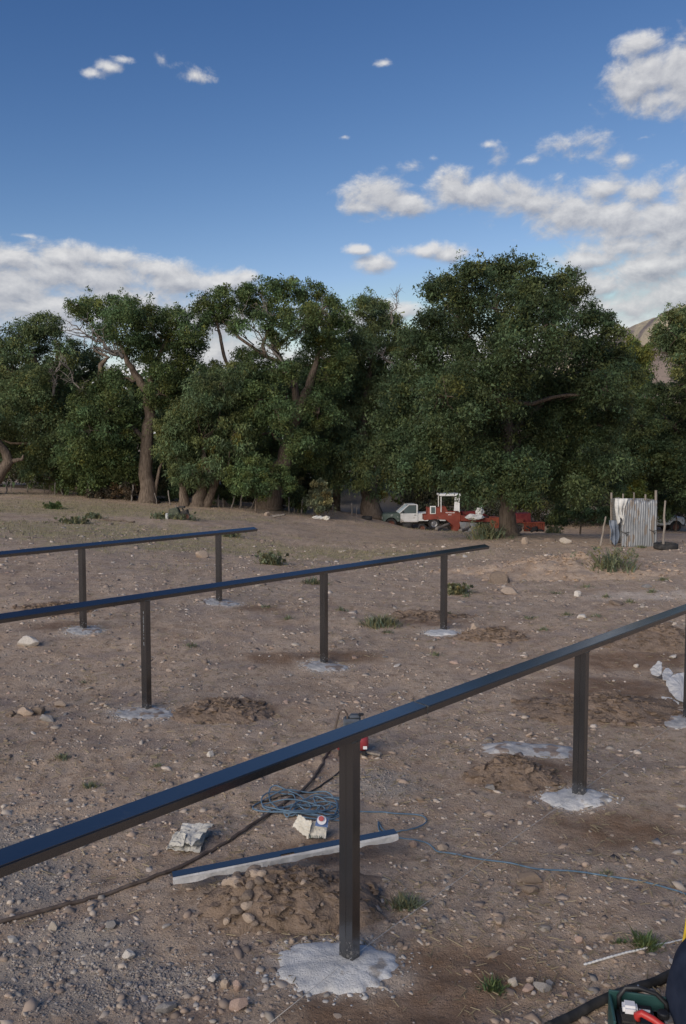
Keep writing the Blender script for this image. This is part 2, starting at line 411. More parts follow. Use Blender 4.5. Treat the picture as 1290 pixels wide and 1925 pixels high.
def ground_material():
    m, t, b = new_mat("dry_stony_dirt")
    tcn = N(t, 'ShaderNodeTexCoord'); ob = tcn.outputs['Object']
    def nz(scale, det=6, ro=0.6, vec=ob):
        n = N(t, 'ShaderNodeTexNoise'); n.inputs['Scale'].default_value = scale; n.inputs['Detail'].default_value = det; n.inputs['Roughness'].default_value = ro
        L(t, vec, n.inputs['Vector']); return n.outputs[0]
    def mr(v, a, bb, c=0.0, d=1.0):
        n = N(t, 'ShaderNodeMapRange'); n.inputs['From Min'].default_value = a; n.inputs['From Max'].default_value = bb; n.inputs['To Min'].default_value = c; n.inputs['To Max'].default_value = d
        L(t, v, n.inputs[0]); return n.outputs[0]
    def mix(f, A, B, bt='MIX'):
        n = N(t, 'ShaderNodeMix', data_type='RGBA', blend_type=bt)
        if isinstance(f, (int, float)): n.inputs['Factor'].default_value = f
        else: L(t, f, n.inputs['Factor'])
        for s, v in (('A', A), ('B', B)):
            if isinstance(v, tuple): n.inputs[s].default_value = c4(v)
            else: L(t, v, n.inputs[s])
        return n.outputs['Result']
    def att(nm):
        a = N(t, 'ShaderNodeAttribute'); a.attribute_name = nm; return a.outputs['Fac']
    c = mix(mr(nz(0.55, 5), 0.35, 0.65), (0.420, 0.299, 0.209), (0.561, 0.419, 0.301))
    c = mix(mr(nz(3.2, 6), 0.40, 0.68), c, (0.616, 0.473, 0.348))
    c = mix(mr(nz(9.0, 6, 0.7), 0.50, 0.68, 0, 0.85), c, (0.280, 0.186, 0.124))
    c = mix(mr(nz(1.35, 7, 0.68), 0.50, 0.66, 0, 0.6), c, (0.289, 0.234, 0.215))
    c = mix(mr(nz(24.0, 5, 0.7), 0.56, 0.70, 0, 0.55), c, (0.578, 0.471, 0.404))
    c = mix(mathn(t, 'MULTIPLY', att('grassy'), mr(nz(2.2, 6, 0.7), 0.38, 0.62)), c, (0.420, 0.361, 0.183))
    c = mix(mathn(t, 'MULTIPLY', att('gravel'), 0.8), c, (0.439, 0.379, 0.315))
    c = mix(mathn(t, 'MULTIPLY', att('soil'), mr(nz(5.0, 5), 0.25, 0.6, 0.45, 0.95)), c, (0.252, 0.158, 0.099))
    c = mix(mathn(t, 'MULTIPLY', att('pale'), mr(nz(6.0, 6), 0.3, 0.6)), c, (0.747, 0.617, 0.492))
    # tiny chips and specks
    vo = N(t, 'ShaderNodeTexVoronoi'); vo.inputs['Scale'].default_value = 46; vo.inputs['Randomness'].default_value = 1.0
    L(t, ob, vo.inputs['Vector'])
    chip = mathn(t, 'MULTIPLY', mr(vo.outputs['Distance'], 0.42, 0.30), mr(nz(13.0, 3), 0.46, 0.60))
    sepc = N(t, 'ShaderNodeSeparateColor'); L(t, vo.outputs['Color'], sepc.inputs[0])
    chip = mathn(t, 'MULTIPLY', chip, mathn(t, 'GREATER_THAN', sepc.outputs[0], 0.45))
    chipc = mix(sepc.outputs[1], (0.27, 0.21, 0.18), (0.43, 0.38, 0.34))
    chip_amt = mathn(t, 'MULTIPLY', chip, mathn(t, 'SUBTRACT', 1.0, mathn(t, 'MULTIPLY', att('soil'), 0.75)))
    c = mix(mathn(t, 'MULTIPLY', chip_amt, 0.75), c, chipc)
    sp = mr(nz(150, 4, 0.75), 0.36, 0.66, 0.72, 1.25)
    cc = N(t, 'ShaderNodeCombineColor'); [L(t, sp, cc.inputs[i]) for i in range(3)]
    c = mix(1.0, c, cc.outputs[0], 'MULTIPLY')
    L(t, c, b.inputs['Base Color'])
    setin(b, rough=0.95, spec=0.12)
    h = mathn(t, 'ADD', mathn(t, 'MULTIPLY', nz(22, 8, 0.72), 0.035), mathn(t, 'MULTIPLY', chip, 0.010))
    h = mathn(t, 'ADD', h, mathn(t, 'MULTIPLY', nz(90, 6, 0.7), 0.012))
    bp = N(t, 'ShaderNodeBump'); bp.inputs['Strength'].default_value = 0.9; bp.inputs['Distance'].default_value = 1.0
    L(t, h, bp.inputs['Height']); L(t, bp.outputs[0], b.inputs['Normal'])
    return m
M_GROUND = ground_material()
gsoil = patch(SOIL, GX, GY).ravel()
ggrav = patch(GRAVEL, GX, GY).ravel()
ggrav = np.maximum(ggrav, (sstep(54, 60, GY) * sstep(-12, -4, GX)).ravel())
gpale = patch(PALE, GX, GY).ravel()
ggras = patch(GRASSY, GX, GY, 0.6).ravel()
me = np_mesh("ground", np.stack([GX, GY, GZ], -1).reshape(-1, 3), quads, M_GROUND, smooth=True, attrs={'soil': gsoil, 'gravel': ggrav, 'pale': gpale, 'grassy': ggras})
o = link("ground", me); o['kind'] = 'structure'

# ------------------------------------------------------------------ river glimpsed through the trunks on the left
m, t, b = new_mat("river_water"); setin(b, base=(0.06, 0.075, 0.075, 1), rough=0.12, spec=0.5)
nn = N(t, 'ShaderNodeTexNoise'); nn.inputs['Scale'].default_value = 1.3; nn.inputs['Detail'].default_value = 4
bp = N(t, 'ShaderNodeBump'); bp.inputs['Strength'].default_value = 0.25; bp.inputs['Distance'].default_value = 0.2
L(t, nn.outputs[0], bp.inputs['Height']); L(t, bp.outputs[0], b.inputs['Normal'])
mb = MB().sheet(lambda u, v: (-60 + 48 * u, 55 + 12 * v + 1.5 * math.sin(u * 9), 0.62), 24, 4)
o = mb.build("river", m); o['kind'] = 'structure'

# ------------------------------------------------------------------ hills
M_HILL = noise_mat("scrub_hillside", (0.24, 0.185, 0.155), (0.32, 0.255, 0.205), scale=0.02, detail=9, rough=1, bump=0.6, bscale=0.08, bdist=3.0, spec=0.05, extra=((0.11, 0.10, 0.07), 0.11, 0.56))
M_HILL2 = noise_mat("sun_tinted_mesa_rock", (0.34, 0.29, 0.215), (0.48, 0.41, 0.29), scale=0.012, detail=9, rough=1, bump=0.7, bscale=0.05, bdist=8.0, spec=0.05, extra=((0.20, 0.17, 0.16), 0.02, 0.50))  # tan rock, its golden tone painted in for sunlight on the hill
def hill(name, x0, x1, y0, y1, nxx, nyy, fn, mat):
    X, Y = np.meshgrid(np.linspace(x0, x1, nxx), np.linspace(y0, y1, nyy))
    Z = fn(X, Y); I = np.arange(nxx * nyy).reshape(nyy, nxx)
    q = np.stack([I[:-1, :-1], I[:-1, 1:], I[1:, 1:], I[1:, :-1]], -1).reshape(-1, 4)
    o = link(name, np_mesh(name, np.stack([X, Y, Z], -1).reshape(-1, 3), q, mat, smooth=True)); o['kind'] = 'structure'
    return o
# near brown slope rising to the right, seen between the trees
hill("hillside", 30, 420, 170, 420, 90, 70, lambda X, Y: -3 + 47 * sstep(30, 112, X + (fbm(X / 40, Y / 40, 3, 31) - .5) * 10) * sstep(165, 300, Y) + (fbm(X / 14, Y / 14, 4, 33) - .5) * 5, M_HILL)
# far mesa with its flat top, and the spur in front of it, sunlight painted into their rock colour
hill("mesa", 150, 2600, 1100, 2200, 140, 90, lambda X, Y: -5 + (233 * sstep(1250, 1560, Y + (fbm(X / 130, Y / 130, 4, 41) - .5) * 260)) * sstep(180, 420, X) + (fbm(X / 50, Y / 50, 4, 42) - .5) * 12, M_HILL2)
hill("mesa_spur", 170, 900, 640, 1080, 110, 80, lambda X, Y: -5 + (180 * sstep(190, 400, X + (fbm(X / 60, Y / 60, 4, 44) - .5) * 60)) * sstep(640, 860, Y + (fbm(X / 50, Y / 50, 3, 45) - .5) * 70) + (fbm(X / 22, Y / 22, 4, 46) - .5) * 9, M_HILL2)
hill("far_hills", -3500, 3500, 2600, 3600, 120, 20, lambda X, Y: -10 + 95 * sstep(2600, 3200, Y) * (0.55 + 0.6 * fbm(X / 700, Y / 700, 4, 51)), M_HILL)

# ================================================================== TREES
def leaf_mat(name, tint, trans=0.25):
    m, t, b = new_mat(name)
    an = N(t, 'ShaderNodeAttribute'); an.attribute_name = 'col'
    mu = N(t, 'ShaderNodeMix', data_type='RGBA', blend_type='MULTIPLY'); mu.inputs['Factor'].default_value = 1
    mu.inputs['A'].default_value = c4(tint); L(t, an.outputs['Color'], mu.inputs['B'])
    L(t, mu.outputs['Result'], b.inputs['Base Color']); setin(b, rough=0.55, spec=0.25)
    tr = N(t, 'ShaderNodeBsdfTranslucent'); L(t, mu.outputs['Result'], tr.inputs['Color'])
    ms = N(t, 'ShaderNodeMixShader'); ms.inputs[0].default_value = trans
    L(t, b.outputs[0], ms.inputs[1]); L(t, tr.outputs[0], ms.inputs[2]); L(t, ms.outputs[0], t.nodes['Material Output'].inputs[0])
    return m
M_BARK = noise_mat("grey_brown_bark", (0.10, 0.075, 0.058), (0.235, 0.185, 0.145), scale=5, detail=8, rough=0.95, bump=1.0, bscale=9, bdist=0.06, spec=0.1, stretch=(3.2, 3.2, 0.55))
M_DEAD = noise_mat("weathered_dead_wood", (0.15, 0.130, 0.113), (0.27, 0.24, 0.215), scale=6, rough=0.95, bump=0.6, bscale=14, bdist=0.03, spec=0.1, stretch=(3, 3, 0.6))
LEAF = {'mid': leaf_mat("cottonwood_leaf", (0.108, 0.152, 0.058)), 'dark': leaf_mat("dark_mesquite_leaf", (0.079, 0.111, 0.048)),
        'grey': leaf_mat("grey_green_leaf", (0.130, 0.170, 0.074)), 'bright': leaf_mat("yellow_green_leaf", (0.16, 0.185, 0.05), 0.35),
        'dry2': leaf_mat("tangled_brush", (0.080, 0.082, 0.045)), 'dry': leaf_mat("dry_brush_twig_leaf", (0.110, 0.088, 0.060)), 'grass': leaf_mat("weed_leaf", (0.200, 0.212, 0.120), 0.3), 'straw': leaf_mat("dry_straw", (0.36, 0.29, 0.18), 0.2)}

def leaf_cloud(centres, radii, n_each, size, rng, droop=0.3, flat=0.75, hue=0.22, aspect=0.55):
    """small diamond leaves scattered round the clump centres; returns verts, quads, colours"""
    m = len(centres); tot = m * n_each
    C = np.repeat(centres, n_each, 0); Rr = np.repeat(radii, n_each)
    d = rng.normal(size=(tot, 3)); d /= np.linalg.norm(d, axis=1, keepdims=True)
    rr = Rr * rng.random(tot) ** 0.62 * 1.18
    P = C + d * rr[:, None] * np.array([1, 1, flat])
    P[:, 2] -= droop * (rr / np.maximum(Rr, 1e-3)) ** 2 * Rr * rng.random(tot)
    s = size * np.exp(rng.normal(0, .32, tot))
    a = rng.normal(size=(tot, 3)) + d * 0.6 + np.array([0, 0, -droop * 2.0]); a /= np.linalg.norm(a, axis=1, keepdims=True)
    nrm = rng.normal(size=(tot, 3)) + np.array([0, 0, 0.7]); bb = np.cross(a, nrm); bb /= np.linalg.norm(bb, axis=1, keepdims=True) + 1e-9
    A = a * (s * 0.5)[:, None]; B = bb * (s * 0.5 * aspect)[:, None]
    V = np.stack([P - A * .7 + B, P - A * .7 - B, P + A * 1.1], 1).reshape(-1, 3)
    Fq = np.arange(tot * 3).reshape(-1, 3)
    cl = np.repeat(rng.normal(1, hue * 1.25, m), n_each) * rng.normal(1, 0.2, tot); cl = np.clip(cl, 0.35, 2.0)
    warm = np.repeat(rng.normal(0, 0.13, m) + (rng.random(m) < .006) * .3, n_each) + rng.normal(0, 0.06, tot); warm = np.clip(warm, -.12, .5)
    col = np.stack([cl * (1 + warm), cl, cl * (1 - warm)], -1)
    return V, Fq, np.repeat(col, 3, 0)

def bend(p, q, rng, k=4, j=0.12, sag=0.0):
    p, q = Vector(p), Vector(q); d = (q - p).length
    pts = []
    for i in range(k + 1):
        u = i / k; w = math.sin(math.pi * u)
        pts.append(p.lerp(q, u) + Vector(rng.normal(0, 1, 3)) * d * j * w + Vector((0, 0, -sag * d * w)))
    return pts

def make_tree(name, label, Y, trunks, lobes, leaf='mid', size=0.115, dens=1.0, depth=2.6, seed=1, dead=(), group=None, cat='tree', droop=0.3, hue=0.22, sub_r=(0.32, 0.72), per=212, wood=True, bark=None, aspect=0.5):
    rng = np.random.default_rng(seed)
    bp_ = at(trunks[0][0][0], trunks[0][0][1], Y); base = Vector((bp_.x, Y, float(base_z(bp_.x, Y))))
    root = thing(name, label, cat, base, 0, group)
    loc = lambda px, py, dy: at(px, py, Y + dy) - base
    bark = bark or M_BARK
    joints = []
    for ti, tr in enumerate(trunks):
        pts = [loc(p[0], p[1], (p[3] if len(p) > 3 else 0)) for p in tr]; rad = [p[2] for p in tr]
        if ti == 0 or tr[0][1] > 900:
            pts[0].z = min(pts[0].z, 0) - 0.15
        # refine and roughen the path
        P, Rd = [], []
        for i in range(len(pts) - 1):
            for k in range(4):
                u = k / 4; P.append(pts[i].lerp(pts[i + 1], u) + Vector(rng.normal(0, 1, 3)) * rad[i] * (0.10 if i + k else 0)); Rd.append(rad[i] * (1 - u) + rad[i + 1] * u)
        P.append(pts[-1]); Rd.append(rad[-1])
        if tr[0][1] > 900:
            for i in range(min(4, len(Rd))): Rd[i] *= (1.45, 1.2, 1.08, 1.0)[i]
        mb = MB().tube(P, Rd, 10)
        vv = []
        for v in mb.v:
            q = Vector(v); w = mnoise.noise(Vector((q.x * 3.0, q.y * 3.0, q.z * 1.1))) * 0.13
            vv.append(v)
        mb.build("trunk" if ti == 0 else ("trunk" if tr[0][1] > 900 else "limb"), bark, root, smooth=True)
        joints += [(p, r) for p, r in zip(P, Rd)][3:]
    # clumps
    xs_ = [l[0] for l in lobes]; x0, x1 = min(xs_), max(xs_); xm, xw = (x0 + x1) / 2, max((x1 - x0) / 2, 1)
    C, Rad, tw, lob_ = [], [], MB(), []
    for l in lobes:
        w = math.sqrt(max(0.1, 1 - ((l[0] - xm) / (xw * 1.15)) ** 2))
        dy = l[3] if len(l) > 3 else rng.uniform(-1.0, 0.6) * depth * w
        c = loc(l[0], l[1], dy); Rm = l[2] * Y / F_PX
        n = max(4, int(16 * dens * Rm * Rm + 3)); lob_.append((c, Rm, n))
        d = rng.normal(size=(n, 3)); d /= np.linalg.norm(d, axis=1, keepdims=True)
        rr = rng.uniform(0.35, 1.0, n) ** 0.6
        pos = np.array(c) + d * (rr * Rm * rng.uniform(0.75, 1.08, n))[:, None] * np.array([1, 1, 0.88])
        C.append(pos); Rad.append(rng.uniform(sub_r[0], sub_r[1], n) * min(1.0, 0.45 + Rm * 0.45))
        if wood and joints and c.z > .38 * max(j[0].z for j in joints):
            js = sorted(joints, key=lambda j: (j[0] - c).length + max(0, (j[0].z - c.z)) * 0.8)[:6]
            j = js[int(rng.integers(0, min(3, len(js))))]
            r0 = min(j[1] * 0.45, 0.12)
            tw.tube(bend(j[0], c, rng, 5, 0.08, 0.04), [r0 * (1 - 0.13 * i) for i in range(6)], 5, False)
            for k in range(min(n, 7)):
                q = Vector(pos[k]); tw.tube(bend(c, q, rng, 3, 0.12), [r0 * 0.32, r0 * 0.25, r0 * 0.18, 0.008], 4, False)
    SP = []
    for (c_, Rm_, _n) in lob_:
        ns = max(2, int(_n * .22)); d = rng.normal(size=(ns, 3)) + np.array([0, -.2, .35]); d /= np.linalg.norm(d, axis=1, keepdims=True)
        SP.append(np.array(c_) + d * (Rm_ * rng.uniform(1.0, 1.28, ns) + .1)[:, None] * np.array([1, 1, .92]))
    SP = np.concatenate(SP)
    C = np.concatenate(C); Rad = np.concatenate(Rad)
    V, Fq, col = leaf_cloud(C, Rad, per, size, rng, droop, 0.72, hue, aspect)
    V2, F2, c2 = leaf_cloud(SP, rng.uniform(.16, .34, len(SP)), 40, size, rng, droop, 1.0, hue, aspect)
    V, Fq, col = np.concatenate([V, V2]), np.concatenate([Fq, F2 + len(V)]), np.concatenate([col, c2])
    link("crown", np_mesh("crown", V, Fq, LEAF[leaf], col), None, root)
    if tw.v: tw.build("twigs", bark, root, smooth=True, fixn=False)["kind"] = "stuff"
    for (px, py, tx, ty, r) in dead:                      # bare grey branches, forking
        mb = MB(); a, b_ = loc(px, py, -depth * 0.9), loc(tx, ty, -depth * 1.0)
        main = bend(a, b_, rng, 6, 0.06); mb.tube(main, [r * (1 - 0.12 * i) for i in range(7)], 5)
        for k in range(1, 7):
            for s_ in range(3):
                e = main[k] + ((b_ - a).normalized() * 0.7 + Vector(rng.normal(0, 0.55, 3))) * (b_ - a).length * rng.uniform(0.15, 0.4)
                sub = bend(main[k], e, rng, 4, 0.10); mb.tube(sub, [r * 0.42, r * 0.34, r * 0.26, r * 0.18, r * 0.10], 4, False)
                for q in range(2):
                    e2 = sub[2 + q] + Vector(rng.normal(0, 0.5, 3)) * (b_ - a).length * 0.16
                    mb.tube(bend(sub[2 + q], e2, rng, 2, 0.1), [r * 0.2, r * 0.14, r * 0.07], 3, False)
        mb.build("dead_branch", M_DEAD, root, smooth=True, fixn=False)
    return root

make_tree("cottonwood_tree", "tall leafy tree with a spreading limb at the left edge of the treeline", 47,
  [[(108, 930, .45), (104, 870, .36), (106, 800, .30), (98, 748, .24), (75, 700, .18), (60, 660, .10)], [(100, 752, .2), (112, 715, .15), (106, 680, .1), (110, 650, .06)]],
  [(0, 665, 46), (35, 632, 34), (62, 615, 26), (90, 606, 24), (104, 625, 24), (60, 650, 40), (108, 680, 40), (22, 700, 52), (60, 720, 50), (105, 745, 46), (10, 770, 52), (70, 790, 52), (125, 790, 42), (100, 835, 46), (45, 845, 46), (130, 860, 36), (70, 880, 32), (-40, 720, 60), (-30, 650, 36), (-35, 800, 60)],
  'grey', seed=21, dead=[(100, 745, 110, 690, .09), (165, 745, 125, 690, .06)])
make_tree("leaning_tree", "gnarled grey tree leaning in from the left edge with bare low limbs", 44,
  [[(-25, 935, .4), (-8, 900, .34), (18, 868, .28), (2, 838, .2), (-15, 815, .14)], [(18, 868, .16), (42, 864, .08), (44, 855, .04)]],
  [(-30, 790, 34), (-50, 830, 40), (-10, 800, 22)], 'grey', seed=22, dens=.8, wood=True)
make_tree("forked_cottonwood_tree", "tall cottonwood with thick pale straight trunk in front of the left treeline", 45,
  [[(282, 947, .46), (273, 890, .40), (278, 830, .35), (281, 770, .30), (277, 735, .27), (255, 705, .2), (238, 675, .15), (225, 640, .1)],
   [(278, 742, .2), (288, 690, .15), (312, 645, .1), (335, 610, .06)], [(277, 835, .17), (258, 812, .13), (238, 790, .10)], [(286, 905, .11), (300, 880, .08), (306, 868, .04)], [(190, 706, .16), (190, 685, .14), (205, 672, .08), (180, 660, .05)]],
  [(142, 575, 18), (165, 582, 30), (205, 578, 34), (248, 583, 32), (290, 592, 36), (330, 605, 32), (362, 628, 26), (370, 650, 16), (235, 615, 42), (290, 632, 44), (335, 645, 34), (262, 655, 38), (312, 690, 44), (348, 685, 30), (340, 730, 36), (300, 740, 30), (200, 620, 26),
   (212, 715, 30), (180, 735, 36), (205, 770, 46), (170, 810, 50), (215, 835, 46), (150, 860, 40), (195, 880, 42), (235, 870, 34), (240, 775, 30), (160, 760, 36)],
  'mid', seed=23, dead=[(232, 672, 150, 620, .10), (225, 668, 180, 655, .08), (232, 670, 200, 655, .08)])
make_tree("low_forked_tree", "bushy low tree forking from two pale trunks beside the thick straight trunk", 44,
  [[(347, 950, .28), (345, 920, .22), (338, 890, .17), (330, 850, .10)], [(370, 953, .36), (380, 915, .28), (388, 898, .22), (384, 860, .14), (380, 820, .08)], [(385, 905, .22), (412, 892, .16), (430, 878, .1)]],
  [(325, 800, 34), (360, 765, 40), (415, 722, 40), (398, 700, 28), (440, 748, 42), (335, 835, 38), (385, 815, 48), (440, 815, 44), (350, 872, 34), (320, 850, 28), (405, 862, 34), (362, 893, 22, -1.2), (395, 885, 24, -1.2), (335, 890, 20, -1), (380, 740, 36), (445, 700, 30)],
  'grey', seed=24, droop=.6, aspect=.30, size=.155)
make_tree("umbrella_cottonwood_tree", "tall flat-topped cottonwood with bare fanning branches in the middle of the treeline", 46,
  [[(509, 958, .72), (513, 915, .58), (535, 865, .42), (548, 810, .36), (566, 760, .30), (582, 728, .26), (590, 695, .18), (600, 660, .10)],
   [(560, 775, .22), (552, 710, .2), (530, 680, .17), (515, 650, .14), (510, 610, .10), (505, 570, .06)], [(530, 682, .12), (495, 668, .10), (450, 635, .08), (405, 590, .05)], [(518, 655, .10), (545, 630, .09), (585, 600, .07), (615, 575, .04)],
   [(500, 672, .12), (494, 650, .10), (505, 620, .08), (540, 570, .04)], [(404, 592, .05), (414, 632, .09), (421, 668, .10), (440, 712, .10)]],
  [(385, 572, 25), (412, 562, 26), (445, 560, 26), (480, 551, 28), (515, 546, 26), (550, 548, 28), (585, 558, 30), (615, 576, 28), (638, 594, 24), (648, 610, 16), (398, 600, 24), (470, 580, 26), (560, 582, 28), (605, 608, 28), (520, 580, 24), (580, 632, 28), (430, 590, 22), (375, 600, 18), (450, 615, 20, -2.6), (545, 612, 24, -3), (500, 602, 22, -3), (590, 600, 24, -3), (625, 635, 22), (520, 640, 18, -2.4),
   (470, 675, 32), (515, 700, 28), (605, 658, 40), (640, 672, 32), (480, 745, 44), (520, 772, 40), (465, 715, 38), (618, 710, 42), (600, 775, 40), (560, 835, 30), (592, 850, 40), (500, 835, 34), (470, 800, 40), (540, 700, 26)],
  'mid', seed=25, dead=[(535, 685, 460, 600, .07), (520, 650, 500, 575, .07), (535, 640, 605, 590, .07)])
make_tree("bushy_willow_tree", "broad drooping tree whose thick trunk stands left of the white pickup", 50,
  [[(697, 972, .62), (694, 930, .52), (686, 880, .42), (680, 820, .36), (680, 790, .32), (690, 740, .22), (698, 680, .14), (700, 620, .07)], [(694, 905, .2), (712, 870, .15), (730, 850, .10)]],
  [(690, 572, 24), (712, 580, 28), (700, 605, 32), (735, 612, 28), (685, 640, 34), (660, 680, 38), (715, 660, 40), (700, 705, 40), (640, 735, 42), (745, 705, 42), (715, 750, 44), (640, 790, 44), (612, 835, 40), (725, 800, 46), (650, 850, 46), (700, 850, 40), (735, 850, 40, 1.8), (670, 895, 36), (712, 895, 36, 1.2), (630, 890, 28), (755, 770, 40), (700, 930, 22), (760, 650, 34)],
  'grey', seed=26, droop=.6, aspect=.32, size=.155, dead=[(735, 610, 748, 550, .05), (660, 640, 652, 610, .05), (745, 690, 710, 660, .07)])
BIG = [(800, 545, 20), (825, 540, 24), (852, 535, 28), (890, 512, 26), (925, 505, 28), (965, 503, 26), (1003, 512, 24), (1010, 535, 30), (1068, 522, 22), (1085, 540, 20), (1060, 555, 26), (940, 545, 50), (875, 560, 44), (1000, 575, 50), (1050, 590, 40), (1105, 590, 26), (1128, 605, 24), (1150, 620, 18), (845, 600, 48),
  (800, 615, 42), (775, 650, 36), (830, 670, 60), (910, 640, 70), (990, 650, 70), (1070, 650, 60), (1130, 650, 44), (1165, 672, 30), (770, 710, 48), (840, 745, 70), (925, 735, 72), (1010, 740, 74), (1090, 730, 62), (1140, 730, 44), (1180, 705, 26), (750, 780, 48), (810, 820, 62), (890, 825, 70), (980, 825, 72), (1065, 815, 66), (1130, 800, 50), (1165, 770, 32),
  (745, 850, 44), (785, 875, 42), (850, 872, 44), (910, 890, 50), (975, 890, 50), (1040, 885, 50), (1100, 875, 48), (1140, 865, 40), (740, 895, 32), (800, 893, 22), (850, 896, 20), (900, 920, 28), (1000, 922, 30), (1050, 922, 30), (1095, 920, 32), (960, 925, 20), (1140, 900, 34)]
make_tree("big_mesquite_tree", "largest dark green tree with rounded crown and single trunk before the red machines", 32,
  [[(958, 1007, .40), (957, 975, .33), (956, 930, .31), (952, 860, .29), (951, 790, .25), (954, 720, .2), (945, 650, .14), (935, 580, .07)], [(953, 850, .18), (900, 800, .13, 1.5), (850, 740, .08, 2)], [(952, 820, .18), (1010, 770, .13, 1.5), (1065, 700, .08, 2)], [(951, 760, .14), (985, 690, .1, 1), (1000, 610, .05, 1)], [(952, 730, .13), (895, 660, .09, 1), (860, 590, .04, 1)]],
  BIG, 'dark', size=0.10, seed=27, depth=4.2, dens=1.35, per=232, hue=.2)
make_tree("pale_green_tree", "pale green tree leaning in at the right edge above the hill gap", 42,
  [[(1330, 985, .4), (1325, 900, .34), (1318, 800, .26), (1308, 720, .2), (1300, 660, .12)], [(1312, 740, .14), (1280, 672, .10), (1245, 662, .05)]],
  [(1262, 600, 20), (1285, 598, 26), (1242, 632, 22), (1270, 635, 30), (1300, 640, 36), (1258, 658, 18), (1290, 680, 30), (1320, 700, 44), (1285, 722, 20), (1330, 640, 44)],
  'grey', seed=28, size=.12, dens=1.1)
make_tree("dark_shade_tree", "dense dark tree behind the corrugated shed at the right edge", 46,
  [[(1312, 990, .4), (1300, 920, .32), (1285, 860, .24), (1270, 800, .16)], [(1190, 988, .22), (1192, 920, .2), (1195, 850, .12)]],
  [(1195, 762, 34), (1235, 748, 34), (1275, 748, 36), (1205, 800, 44), (1255, 805, 50), (1300, 800, 50), (1165, 830, 40), (1210, 850, 46), (1265, 860, 50), (1310, 860, 50), (1180, 880, 40), (1235, 900, 40), (1290, 905, 44), (1150, 870, 36), (1170, 905, 30)],
  'dark', seed=29, dens=1.1)
make_tree("sunlit_willow_tree", "yellow-green willow crown between the big tree and the hill gap", 56,  # sunlight on this crown is put into its brighter leaf colour
  [[(1190, 985, .35), (1190, 900, .3), (1188, 800, .22), (1190, 720, .14)]],
  [(1180, 655, 22), (1200, 650, 22), (1212, 670, 20), (1185, 690, 30), (1205, 700, 24), (1170, 720, 30), (1195, 722, 22), (1160, 690, 30)],
  'bright', seed=30, droop=.8, size=.15)
# trees of the second row that close the gaps
make_tree("second_row_tree", "leafy tree filling the gap between the left-edge tree and the thick straight trunk", 52,
  [[(150, 945, .3), (150, 880, .26), (148, 800, .2), (146, 720, .12)]],
  [(135, 655, 28), (152, 690, 38), (128, 735, 42), (170, 670, 24), (160, 770, 44), (120, 800, 42), (165, 830, 44), (130, 860, 40), (190, 800, 36)], 'dark', seed=51)
make_tree("second_row_tree", "leafy tree behind the two pale forked trunks", 52,
  [[(400, 955, .3), (402, 880, .26), (400, 800, .2), (398, 740, .12)]],
  [(395, 722, 30), (362, 728, 32), (430, 728, 36), (345, 780, 42), (400, 780, 44), (450, 785, 44), (360, 840, 42), (420, 850, 42), (320, 800, 36), (310, 860, 34)], 'dark', seed=52)
make_tree("second_row_tree", "leafy tree between the flat-topped tree and the drooping tree", 53,
  [[(630, 965, .3), (632, 900, .26), (636, 800, .2), (640, 720, .12)]],
  [(640, 650, 26), (658, 640, 20), (655, 690, 36), (618, 700, 38), (560, 690, 34), (590, 740, 42), (540, 750, 40), (650, 750, 40), (690, 740, 40), (600, 810, 44), (540, 820, 40), (560, 880, 40), (650, 830, 40)], 'dark', seed=53)
make_tree("second_row_tree", "leafy tree behind the pickup filling the big tree's left flank", 55,
  [[(770, 985, .3), (772, 900, .26), (776, 800, .2), (780, 720, .12)]],
  [(770, 640, 30), (790, 690, 40), (750, 720, 40), (770, 780, 44), (740, 830, 40), (790, 850, 44), (830, 900, 30), (760, 900, 30)], 'mid', seed=54)
# shrubs under the trees
def shrub(px, py, Y, lobes, leaf, label, seed, name="shrub", size=.11, dens=1.5, per=170, group=None):
    return make_tree(name, label, Y, [[(px, py, .06), (px + 2, py - 12, .04), (px + 1, py - 25, .02)]], lobes, leaf, seed=seed, size=size, dens=dens, depth=.7, cat='shrub', per=per, sub_r=(.25, .5), group=group)
shrub(480, 950, 43, [(445, 885, 26), (480, 878, 32), (515, 890, 30), (460, 910, 26), (500, 915, 26), (540, 905, 20), (432, 905, 18)], 'mid', "feathery green shrub hiding the thick trunk of the flat-topped tree", 41)
shrub(600, 962, 44, [(600, 915, 16), (590, 935, 18), (610, 938, 18), (600, 952, 16)], 'grass', "upright yellowish-green bush at the foot of the middle treeline", 42)
shrub(560, 962, 46, [(560, 930, 18), (545, 940, 16), (570, 950, 15)], 'dark', "low dark bush right of the flat-topped tree's trunk", 43)
shrub(215, 940, 47, [(150, 905, 30), (190, 905, 28), (225, 908, 26), (250, 905, 22), (120, 900, 30)], 'mid', "wide green shrub left of the thick straight trunk", 44)
shrub(235, 945, 46, [(210, 925, 16), (235, 922, 18), (255, 925, 16), (190, 930, 12), (175, 932, 12)], 'dry', "brown dry brush heap left of the thick straight trunk", 45)
shrub(420, 955, 47, [(410, 925, 20), (440, 932, 20), (390, 930, 16), (315, 930, 18), (330, 920, 20)], 'dark', "dark undergrowth behind the two pale forked trunks", 46)
shrub(1195, 990, 44, [(1190, 925, 18), (1205, 915, 16), (1215, 930, 15), (1175, 935, 14)], 'bright', "light green shrub behind the corrugated shed", 47)
shrub(1090, 1000, 43, [(1060, 965, 24), (1095, 960, 26), (1130, 965, 24), (1040, 975, 18), (1150, 975, 16)], 'dark', "dark brush between the big tree and the shed", 48)
shrub(1270, 990, 48, [(1240, 945, 24), (1275, 940, 26), (1300, 950, 26), (1255, 965, 18)], 'dark', "dark brush behind the white car", 49)

